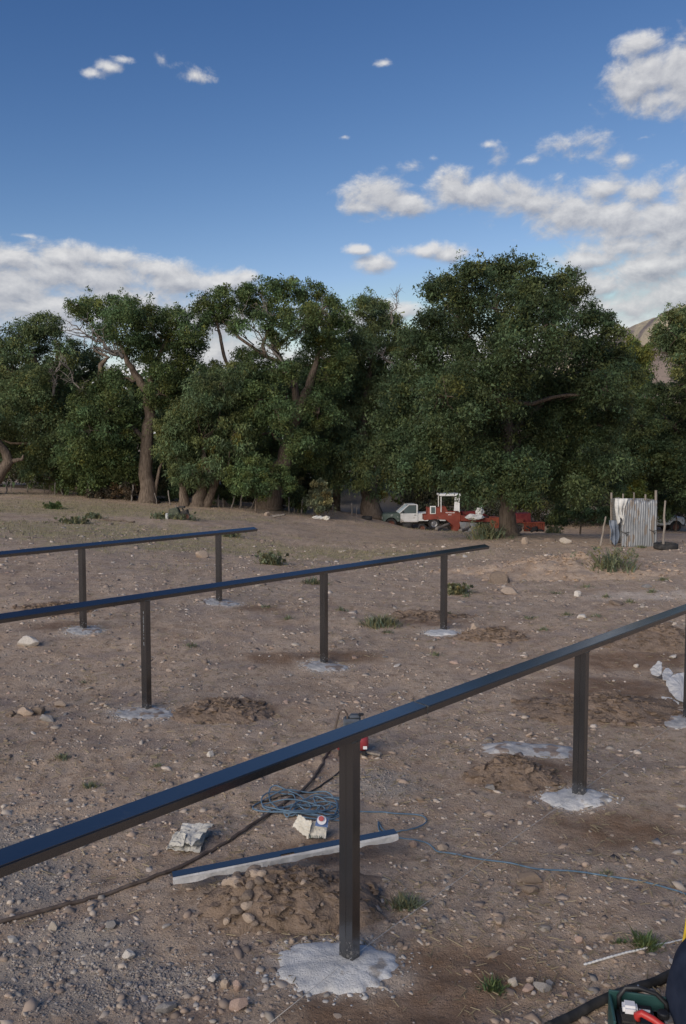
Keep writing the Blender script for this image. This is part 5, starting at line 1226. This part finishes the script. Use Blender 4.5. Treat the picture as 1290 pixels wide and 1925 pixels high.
NAMED = [("white blocky stone left of the middle rail's stencilled post", 55, 1211, 44, 22, 'white'), ("largest tan stone of the small heap at the left edge", 47, 1350, 32, 20, 'tan'), ("brown rounded stone in the middle of the left-edge heap", 76, 1346, 26, 22, 'brown'),
 ("grey wedge stone at the right of the left-edge heap", 90, 1361, 30, 18, 'grey'), ("round tan stone above the left-edge heap", 114, 1331, 20, 15, 'tan'), ("small brown stone left of the left-edge heap", 22, 1350, 18, 15, 'brown'),
 ("angular greenish-grey stone in the gravel below the brown hose", 210, 1747, 30, 24, 'grey'), ("pale oval stone below the angular greenish one", 241, 1803, 28, 18, 'white'), ("dark grey stone at the bottom edge, left of centre", 311, 1900, 38, 28, 'grey'), ("pale round stone in the gravel at the left edge", 24, 1771, 22, 17, 'white'),
 ("pale egg-shaped stone right of the gravel patch's round stone", 101, 1752, 18, 19, 'pale'), ("pinkish flat stone at the bottom edge below the cement pad", 450, 1901, 36, 26, 'pink'), ("pink-tan stone above the flat one at the bottom", 446, 1866, 26, 22, 'pink'), ("narrow tan stone left of the pink-tan pair", 424, 1862, 18, 22, 'tan'),
 ("pale flake stone left of the narrow tan one", 400, 1852, 24, 10, 'white'), ("broad brown rock under the blue cable at right", 1000, 1658, 48, 24, 'brown'), ("smaller brown rock leaning on the broad one under the cable", 996, 1676, 30, 22, 'brown'), ("smooth oval tan stone on the dirt right of the nearest post", 938, 1736, 24, 13, 'tan'),
 ("grey flat stone in the row near the bottom right weeds", 1020, 1860, 32, 20, 'grey'), ("blue-grey stone behind the flat grey one", 1034, 1850, 22, 18, 'blue'), ("pale round stone beside the small dark weed", 965, 1853, 22, 16, 'pale'), ("pinkish stone between the round one and the flat grey one", 993, 1861, 22, 14, 'pink'),
 ("reddish stone at the right end of the bottom row", 1061, 1868, 16, 14, 'pink'), ("tan stone above the bottom row of stones", 996, 1845, 16, 14, 'tan'), ("red-brown round stone left of the white rod", 1090, 1766, 18, 14, 'pink'), ("brown slab stone above the white rod", 1141, 1763, 26, 14, 'tan'),
 ("long flat tan boulder left of the spoil heap", 956, 1118, 40, 18, 'tan'), ("dark broken boulder behind the flat tan one", 940, 1098, 44, 26, 'brown'), ("tan stone on the clods right of the middle rail's end post", 893, 1187, 20, 20, 'tan'), ("white round stone on the slope below the spoil heap", 1086, 1122, 14, 15, 'white'),
 ("white flat stone above the nearest rail, right of centre", 1094, 1163, 18, 12, 'white'), ("white stone peeping left of the second near post's top", 1077, 1236, 14, 12, 'white'), ("white lump between the second near post and the broken slab", 1196, 1252, 14, 11, 'white'), ("white triangular stone above the broken slab", 1266, 1238, 18, 10, 'white'),
 ("broad tan stone behind the farthest rail's end post", 381, 1049, 26, 16, 'tan'), ("rounded stone left of the compressor under the near rail", 655, 1428, 12, 8, 'pale'), ("round pink stone on the blue cable right of the nearest post", 777, 1590, 18, 14, 'pink'), ("rounded tan stone beside the cable bend", 832, 1594, 22, 16, 'tan'),
 ("grey stone at the foot of the small mound by the second near post", 920, 1487, 20, 13, 'grey'), ("tan stone standing on the berm right of the big trunk", 987, 1024, 16, 16, 'tan'), ("pale stones clump on the spoil heap crest", 1065, 1022, 22, 14, 'pale'), ("dark stone on the spoil heap crest", 1035, 1018, 20, 10, 'brown'),
 ("dark dung-like clod above the nearest rail at right", 1160, 1139, 36, 10, 'brown'), ("tan stone at the foot of the grey dead log", 503, 970, 14, 9, 'tan'), ("dark stone under the tall weed bush's right side", 1216, 1104, 24, 10, 'grey'), ("grey stone on the spoil heap's face", 1075, 1068, 22, 14, 'grey'),
 ("white stone chunk at the nearest rail's second pad", 925, 1379, 0, 0, 'white'), ("tan stone under the near rail left of the compressor", 394, 1424, 16, 14, 'white')]
for i, (lab, px, py, w, h, tn) in enumerate(NAMED):
    if w: stone(lab, px, py, w, h, tn, 200 + i)
# rounded cobbles showing in the stony mound under the channel
M0 = MOUNDS[0]; mc_ = pt(M0[0], M0[1]); rg = random.Random(3)
dg = bpy.context.evaluated_depsgraph_get()
mound0 = [o for o in bpy.data.objects if o.get('label', '').startswith('stony brown soil mound')][0]
def on_obj(ob, x, y):
    ok, loc_, nrm_, ix = ob.ray_cast(Vector((x, y, 5)) - ob.location, Vector((0, 0, -1)))
    return (loc_.z + ob.location.z) if ok else G(x, y)
cob = [rock_mesh(700 + k, TONES[tn], 2, .85, .2) for k, tn in enumerate(['brown', 'tan', 'brown', 'tan', 'brown'])]
for k in range(34):
    px, py = rg.uniform(425, 500), rg.uniform(1668, 1735)
    if k > 24: px, py = rg.uniform(500, 620), rg.uniform(1680, 1760)
    g = pt(px, py, None, .06); s_ = rg.uniform(.045, .10) if k < 25 else rg.uniform(.03, .055)
    o = link("cobble", cob[k % 5]); o.location = (g.x, g.y, on_obj(mound0, g.x, g.y) + s_ * .18); o.scale = (s_, s_ * .9, s_ * .85); o.rotation_euler = (rg.uniform(-.4, .4), rg.uniform(-.4, .4), rg.uniform(0, 6))
    tag(o, "rounded brown cobble stuck in the stony mound under the metal channel", "cobble", "cobbles in the stony mound")
# broken white slab at the right edge
sb = thing("broken_slab", "broken white cement slab standing among crumbs at the right edge", "cement slab", ground_at(1265, 1312))
SLAB_TEX = bpy.data.textures.new('crumble', 'CLOUDS'); SLAB_TEX.noise_scale = .07; SLAB_TEX.noise_depth = 4
def slab(nm, P, seed, th=.05):
    V = []; o0 = sb.location
    pts_ = [Vector(gl(px, py, z, o0)) for (px, py, z) in P]
    V = [p for p in pts_] + [p + Vector((.02, th, -.01)) for p in pts_]; n_ = len(P)
    MB().add(V, [tuple(range(n_)), tuple(range(2 * n_ - 1, n_ - 1, -1))] + [(i, (i + 1) % n_, (i + 1) % n_ + n_, i + n_) for i in range(n_)]).build(nm, M_CONC_W, sb, bevel=.008)
    ob = sb.children[-1]; md = ob.modifiers.new('divide', 'SUBSURF'); md.subdivision_type = 'SIMPLE'; md.levels = md.render_levels = 3
    md = ob.modifiers.new('rough', 'DISPLACE'); md.texture = SLAB_TEX; md.strength = .045; md.mid_level = .5; md.texture_coords = 'GLOBAL'
M_CONC_W = noise_mat("white_hardened_cement", (.46, .45, .435), (.60, .59, .575), scale=4, detail=8, rough=.9, bump=.5, bscale=20, bdist=.01, extra=((.42, .38, .35), 6, .64))
slab("slab_piece", [(1252, 1282, .16), (1262, 1272, .20), (1275, 1266, .22), (1300, 1264, .24), (1320, 1290, .2), (1315, 1330, .06), (1285, 1322, .04), (1268, 1312, .05), (1258, 1300, .08)], 1)
slab("slab_piece", [(1222, 1260, .10), (1230, 1250, .15), (1238, 1243, .18), (1245, 1246, .18), (1244, 1268, .08), (1236, 1272, .06), (1224, 1268, .07)], 2)
slab("slab_piece", [(1245, 1268, .10), (1250, 1256, .15), (1258, 1256, .15), (1266, 1266, .12), (1256, 1280, .08), (1247, 1278, .08)], 3)
slab("slab_piece", [(1244, 1308, .04), (1262, 1313, .05), (1278, 1322, .05), (1274, 1327, .02), (1256, 1320, .02), (1243, 1314, .02)], 4, .03)

# loose stones, each its own
rg = np.random.default_rng(42)
BT = ['tan', 'tan', 'pink', 'tan', 'grey', 'brown', 'tan', 'pale', 'pink', 'tan', 'white', 'brown', 'tan', 'pink', 'brown']
bank = [rock_mesh(900 + k, TONES[tn], 2, [.42, .55, .7][k % 3], [.6, .45, .55][k % 3]) for k, tn in enumerate(BT)]
ZONES = [("loose stone on the bare dirt in front of the nearest rail", "stones before the nearest rail", 64, lambda: (rg.uniform(20, 1280), rg.uniform(1560, 1915)), lambda px, py: py > 1600 - .36 * px + 60, (8, 18)),
         ("loose stone on the dirt between the nearest and the middle rail", "stones between nearest and middle rail", 104, lambda: (rg.uniform(5, 1285), rg.uniform(1200, 1580)), lambda px, py: py < 1600 - .36 * px - 10 and py > 1340 - .27 * px + 0, (7, 16)),
         ("loose stone on the slope behind the middle rail", "stones behind the middle rail", 84, lambda: (rg.uniform(5, 1285), rg.uniform(1030, 1330)), lambda px, py: py < 1330 - .27 * px and py > 1040, (6, 12))]
used = []
for (lab, grp_, n_, smp, ok, rngpx) in ZONES:
    c = 0; tries = 0
    while c < n_ and tries < 6000:
        tries += 1
        px, py = smp()
        if not ok(px, py) or any((px - a) ** 2 + (py - b_) ** 2 < 22 ** 2 for a, b_ in used): continue
        g = ground_at(px, py)
        if any((Vector((g.x, g.y, 0)) - pp).length < .3 for pp in R1 + R2 + R3): continue
        used.append((px, py)); c += 1
        w = rg.uniform(*rngpx) * (1.0 if rg.random() < .85 else 1.35) * g.y / F_PX
        bi = int(rg.integers(len(bank))); o = link("stone", bank[bi]); o.location = (g.x, g.y, g.z + w * .03); o.scale = (w * 1.1, w * rg.uniform(.65, 1.0), w * rg.uniform(.55, .95)); o.rotation_euler = (rg.uniform(-.3, .3), rg.uniform(-.3, .3), rg.uniform(0, 6.28))
        tone_ = {'pink': 'pinkish', 'pale': 'pale', 'tan': 'tan'}.get(BT[bi], BT[bi])
        tag(o, lab.replace("loose stone", "loose " + tone_ + " stone"), "stone", tone_ + " " + grp_)

# gravel: too many to count
def gravel(n, seed):
    rg = np.random.default_rng(seed)
    Y = np.exp(rg.uniform(math.log(3.3), math.log(30), n)); X = rg.uniform(-1, 1, n) * (.46 * Y + .9)
    S = np.clip(np.exp(rg.normal(math.log(.0082), .58, n)), .004, .034) * (1 + .085 * Y)
    clump = fbm(X * .9, Y * .9, 3, 71) * .6 + fbm(X * 3.1, Y * 3.1, 2, 72) * .4
    keep = rg.random(n) < np.clip((clump - .33) * 3.2, .10, 1) * np.clip(1.05 - patch(SOIL, X, Y), .15, 1)
    # the grey gravel spread at the lower left
    m_ = n // 4; gi = rg.integers(0, len(GRAVEL), m_)
    X2 = np.array([GRAVEL[i][0].x for i in gi]) + rg.normal(0, .5, m_) * np.array([GRAVEL[i][1] for i in gi]); Y2 = np.array([GRAVEL[i][0].y for i in gi]) + rg.normal(0, .5, m_) * np.array([GRAVEL[i][2] for i in gi])
    S2 = np.clip(np.exp(rg.normal(math.log(.0072), .45, m_)), .004, .026); G2 = np.ones(m_)
    # rim crumbs of the pads
    m3 = n // 18; pi = rg.integers(0, len(PADS), m3); a3 = rg.uniform(0, 6.28, m3); rr3 = rg.normal(1.0, .14, m3)
    pc_ = [pt(p[1], p[2]) if i < 6 else Vector((p[0].x, p[0].y, 0)) for i, p in enumerate(PADS)]
    X3 = np.array([pc_[i].x for i in pi]) + np.cos(a3) * rr3 * np.array([PADS[i][3] for i in pi]); Y3 = np.array([pc_[i].y for i in pi]) + np.sin(a3) * rr3 * np.array([PADS[i][4] for i in pi])
    S3 = np.clip(np.exp(rg.normal(math.log(.010), .45, m3)), .004, .024); G3 = np.full(m3, 2.0)
    X, Y, S, K = np.r_[X[keep], X2, X3], np.r_[Y[keep], Y2, Y3], np.r_[S[keep], S2, S3], np.r_[np.zeros(keep.sum()), G2, G3]
    n = len(X)
    t_ = (1 + 5 ** .5) / 2
    ico = np.array([(-1, t_, 0), (1, t_, 0), (-1, -t_, 0), (1, -t_, 0), (0, -1, t_), (0, 1, t_), (0, -1, -t_), (0, 1, -t_), (t_, 0, -1), (t_, 0, 1), (-t_, 0, -1), (-t_, 0, 1)]) / math.sqrt(1 + t_ * t_)
    fc = np.array([(0, 11, 5), (0, 5, 1), (0, 1, 7), (0, 7, 10), (0, 10, 11), (1, 5, 9), (5, 11, 4), (11, 10, 2), (10, 7, 6), (7, 1, 8), (3, 9, 4), (3, 4, 2), (3, 2, 6), (3, 6, 8), (3, 8, 9), (4, 9, 5), (2, 4, 11), (6, 2, 10), (8, 6, 7), (9, 8, 1)])
    V = ico[None] * (1 + rg.normal(0, .26, (n, 12, 1)))
    V = V * np.stack([S * rg.uniform(.8, 1.35, n), S * rg.uniform(.6, 1.0, n), S * rg.uniform(.32, .75, n)], -1)[:, None, :]
    a = rg.uniform(0, 6.28, n); ca, sa = np.cos(a)[:, None], np.sin(a)[:, None]
    tl = rg.normal(0, .25, (n, 1))
    x, y, z = V[..., 0] * ca - V[..., 1] * sa, V[..., 0] * sa + V[..., 1] * ca, V[..., 2] + V[..., 0] * tl
    Z = gz(X, Y)
    Vw = np.stack([x + X[:, None], y + Y[:, None], z + (Z - S * .14)[:, None]], -1).reshape(-1, 3)
    Fw = (fc[None] + (np.arange(n) * 12)[:, None, None]).reshape(-1, 3)
    pal = np.array([(.37, .29, .23), (.40, .335, .275), (.34, .26, .205), (.29, .225, .18), (.48, .41, .345), (.24, .19, .155), (.33, .29, .25)])
    palg = np.array([(.29, .255, .225), (.32, .285, .255), (.23, .20, .18), (.36, .325, .29), (.30, .245, .21)])
    palc = np.array([(.38, .36, .34), (.44, .425, .41), (.31, .285, .26)])
    c = pal[rg.integers(0, len(pal), n)]; c[K == 1] = palg[rg.integers(0, len(palg), int((K == 1).sum()))]; c[K == 2] = palc[rg.integers(0, len(palc), int((K == 2).sum()))]
    c = c * rg.uniform(.8, 1.2, (n, 1))
    m, t, b = new_mat("mixed_gravel"); an = N(t, 'ShaderNodeAttribute'); an.attribute_name = 'col'; L(t, an.outputs['Color'], b.inputs['Base Color']); setin(b, rough=.95, spec=.12)
    o = link("gravel", np_mesh("gravel", Vw, Fw, m, np.repeat(c, 12, 0))); o['kind'] = 'stuff'
    return tag(o, "scattered gravel and small stones over the bare dirt", "gravel")
gravel(29000, 5)

# straw and twig litter
def litter(n, seed):
    rg = np.random.default_rng(seed)
    Y = np.exp(rg.uniform(math.log(3.4), math.log(22), n)); X = rg.uniform(-1, 1, n) * (.46 * Y + .6)
    keep = rg.random(n) < np.clip((fbm(X * .8, Y * .8, 3, 81) - .42) * 5, .05, 1); X, Y = X[keep], Y[keep]; n = len(X)
    a = rg.uniform(0, math.pi, n); ln = rg.uniform(.02, .075, n) * (1 + .04 * Y); w = rg.uniform(.0012, .0028, n) * (1 + .10 * Y)
    d = np.stack([np.cos(a), np.sin(a), rg.normal(0, .22, n)], -1); p = np.stack([-np.sin(a), np.cos(a), np.zeros(n)], -1)
    c = np.stack([X, Y, gz(X, Y) + .008 + rg.random(n) * .008], -1)
    A, B = d * ln[:, None] / 2, p * w[:, None]
    up_ = np.array([0, 0, 1.0]) * w[:, None] * 1.4
    V = np.stack([c - A - B, c + A - B * .5, c + A + up_, c - A + up_, c - A + B, c + A + B * .5], 1).reshape(-1, 3)
    f = (np.array([(0, 1, 2, 3), (3, 2, 5, 4)])[None] + (np.arange(n) * 6)[:, None, None]).reshape(-1, 4)
    col = np.repeat(rg.uniform(.6, 1.2, (n, 1)) * np.array([[1, 1, 1]]), 6, 0)
    o = link("straw_litter", np_mesh("straw_litter", V, f, LEAF['straw'], col)); o['kind'] = 'stuff'
    return tag(o, "dry straw and twig bits strewn over the dirt", "straw")
litter(9000, 6)

# dry grass over the left meadow: nobody could count it
def meadow(n, seed):
    rg = np.random.default_rng(seed)
    Y = rg.uniform(19, 46, n); X = rg.uniform(-24, 8, n)
    dn = patch(GRASSY, X, Y, .6) * .8 + (fbm(X * .5, Y * .5, 3, 83) - .5) * 1.2 + np.clip((Y - 40) * .08, 0, .4); keep = (rg.random(n) < np.clip(dn, .03, 1)) & (np.abs(X) < .47 * Y + 1); X, Y = X[keep], Y[keep]; n = len(X)
    h = rg.uniform(.03, .13, n); w = rg.uniform(.006, .014, n); a = rg.uniform(0, 6.28, n)
    b_ = np.stack([X, Y, gz(X, Y) - .01], -1); d = np.stack([np.cos(a), np.sin(a), 0 * a], -1)
    tip = b_ + np.stack([np.cos(a + 1) * h * .6, np.sin(a + 1) * h * .6, h], -1)
    V = np.stack([b_ - d * w[:, None], b_ + d * w[:, None], tip], 1).reshape(-1, 3); f = np.arange(3 * n).reshape(-1, 3)
    k = rg.random((n, 1)); col = np.array([[.30, .25, .16]]) * k + np.array([[.16, .165, .085]]) * (1 - k); col = col * rg.uniform(.7, 1.2, (n, 1))
    m, t, b = new_mat("dry_meadow_grass"); an = N(t, 'ShaderNodeAttribute'); an.attribute_name = 'col'; L(t, an.outputs['Color'], b.inputs['Base Color']); setin(b, rough=.9, spec=.1)
    o = link("meadow_grass", np_mesh("meadow_grass", V, f, m, np.repeat(col, 3, 0))); o['kind'] = 'stuff'
    return tag(o, "short dry grass on the meadow before the left treeline", "grass")
meadow(60000, 8)

# weeds
def weed(label, px, py, wpx, hpx, n, leaf='grass', seed=1, Y=None, spread=.5, group=None):
    g = ground_at(px, py) if Y is None else gpos(px, Y)
    W, H = wpx * g.y / F_PX, hpx * g.y / F_PX
    rg = np.random.default_rng(seed)
    bx, by = rg.normal(0, .24, n) * W, rg.normal(0, .18, n) * W
    hgt = H * rg.uniform(.45, 1.1, n) * np.clip(1 - (np.hypot(bx, by) / (W * .6)) ** 2 * .6, .3, 1)
    ang = rg.uniform(0, 6.28, n); lean = rg.uniform(.1, spread, n) * hgt + np.hypot(bx, by) * .3
    dx, dy = np.cos(ang) * lean + bx * .25, np.sin(ang) * lean + by * .25
    w = (hgt * .022 + .0022 * (1 + .12 * g.y)) * rg.uniform(.6, 1.3, n)
    pxv, pyv = -np.sin(ang) * w, np.cos(ang) * w
    gzv = gz(g.x + bx, g.y + by) - g.z
    V = []
    for (u, k) in ((0, 1.0), (.5, .85), (1.0, .12)):
        cx_, cy_, cz_ = bx + dx * u ** 1.6, by + dy * u ** 1.6, gzv - .01 + hgt * (u - .18 * u * u)
        V += [np.stack([cx_ - pxv * k, cy_ - pyv * k, cz_], -1), np.stack([cx_ + pxv * k, cy_ + pyv * k, cz_], -1)]
    V = np.stack(V, 1).reshape(-1, 3)
    f = (np.array([(0, 1, 3, 2), (2, 3, 5, 4)])[None] + (np.arange(n) * 6)[:, None, None]).reshape(-1, 4)
    k = rg.normal(1, .2, (n, 1)).clip(.5, 1.6); warm = rg.normal(0, .12, (n, 1)); col = np.repeat(np.hstack([k * (1 + warm), k, k * (1 - warm)]), 6, 0)
    root = thing("weed_tuft", label, "weed", g, 0, group)
    link("blades", np_mesh("blades", V, f, LEAF[leaf], col), None, root)
    if H > .25:       # leafy plants: small leaves along the stems
        m_ = max(6, n // 6); cl = np.stack([rg.normal(0, .25, m_) * W, rg.normal(0, .2, m_) * W, rg.uniform(.15, .8, m_) * H], -1)
        V2, F2, c2 = leaf_cloud(cl, np.full(m_, .13 * min(1, H)), 26, .035 + .0012 * g.y, rg, .1, 1.0)
        link("leaves", np_mesh("leaves", V2, F2, LEAF[leaf], c2), None, root)
    return root
WEEDS = [("tall green weed bush on the slope in front of the shed", 1150, 1082, 95, 62, 190, 'grass', .75), ("bright green weeds at the left foot of the big tree's trunk", 915, 1012, 75, 40, 170, 'grass', .6), ("green tuft under the far end of the farthest rail", 510, 1062, 48, 28, 220, 'grass', .7),
 ("wide grass tuft between the middle rail's last two posts", 716, 1178, 74, 26, 320, 'grass', .8), ("green tuft right of the middle rail's last post", 862, 1114, 48, 22, 240, 'grass', .8), ("dry greyish tuft behind the middle rail's centre post", 590, 1098, 50, 18, 160, 'grass', .9), ("grey-green tuft right of the nearest post near the string", 762, 1702, 62, 30, 260, 'grass', .9),
 ("small dark green weed beside the bottom row of stones", 928, 1862, 44, 24, 180, 'mid', .9), ("low green weed above the white rod", 1212, 1784, 60, 28, 200, 'mid', .9), ("tiny weed left of the white rod's weed", 1164, 1776, 24, 14, 70, 'mid', .9), ("low weeds at the foot of the old pump engine", 340, 985, 60, 16, 220, 'grass', .7),
 ("sage tuft left of the pump engine", 300, 978, 36, 16, 140, 'grass', .8), ("low bush on the far left meadow", 100, 962, 30, 16, 160, 'mid', .6), ("grassy clump in the middle of the left meadow", 140, 984, 60, 16, 220, 'grass', .9), ("sparse tuft right of the grassy clump on the left meadow", 175, 985, 40, 14, 140, 'grass', .9),
 ("grey tuft behind the farthest rail near its end", 430, 1010, 50, 14, 160, 'grass', .9), ("tiny tuft left of the near rail, below the middle rail", 170, 1478, 34, 16, 90, 'grass', .9), ("small sage tuft above the near rail at left", 118, 1430, 28, 14, 80, 'grass', .9), ("small weed on the soil heap by the right edge", 1285, 1222, 40, 22, 140, 'mid', .8),
 ("thin green weeds behind the big trunk's right side", 1040, 1003, 30, 16, 120, 'grass', .6), ("weed at the foot of the corrugated shed", 1205, 1030, 24, 8, 80, 'grass', .8), ("low weed tuft under the blue cable", 1140, 1650, 28, 14, 80, 'grass', .9)]
for i, (lab, px, py, w, h, n, lf, sp_) in enumerate(WEEDS):
    weed(lab, px, py, w, h, n, lf, 300 + i, None if py > 1000 else {962: 38, 984: 30, 985: 30.5, 978: 33, 985.0: 33}.get(py, 33), sp_)

# small scattered sage tufts
rg = np.random.default_rng(64); c = 0
while c < 26:
    px, py = rg.uniform(10, 1280), rg.uniform(1060, 1600)
    if any((px - a) ** 2 + (py - b_) ** 2 < 30 ** 2 for a, b_ in used) or py > 1570 - .36 * px: continue
    used.append((px, py)); c += 1
    weed("low grey sage tuft sprouting from the dirt between the rails", px, py, rg.uniform(16, 34), rg.uniform(7, 12), 50, 'grass', 800 + c, None, .9, "small sage tufts on the dirt")
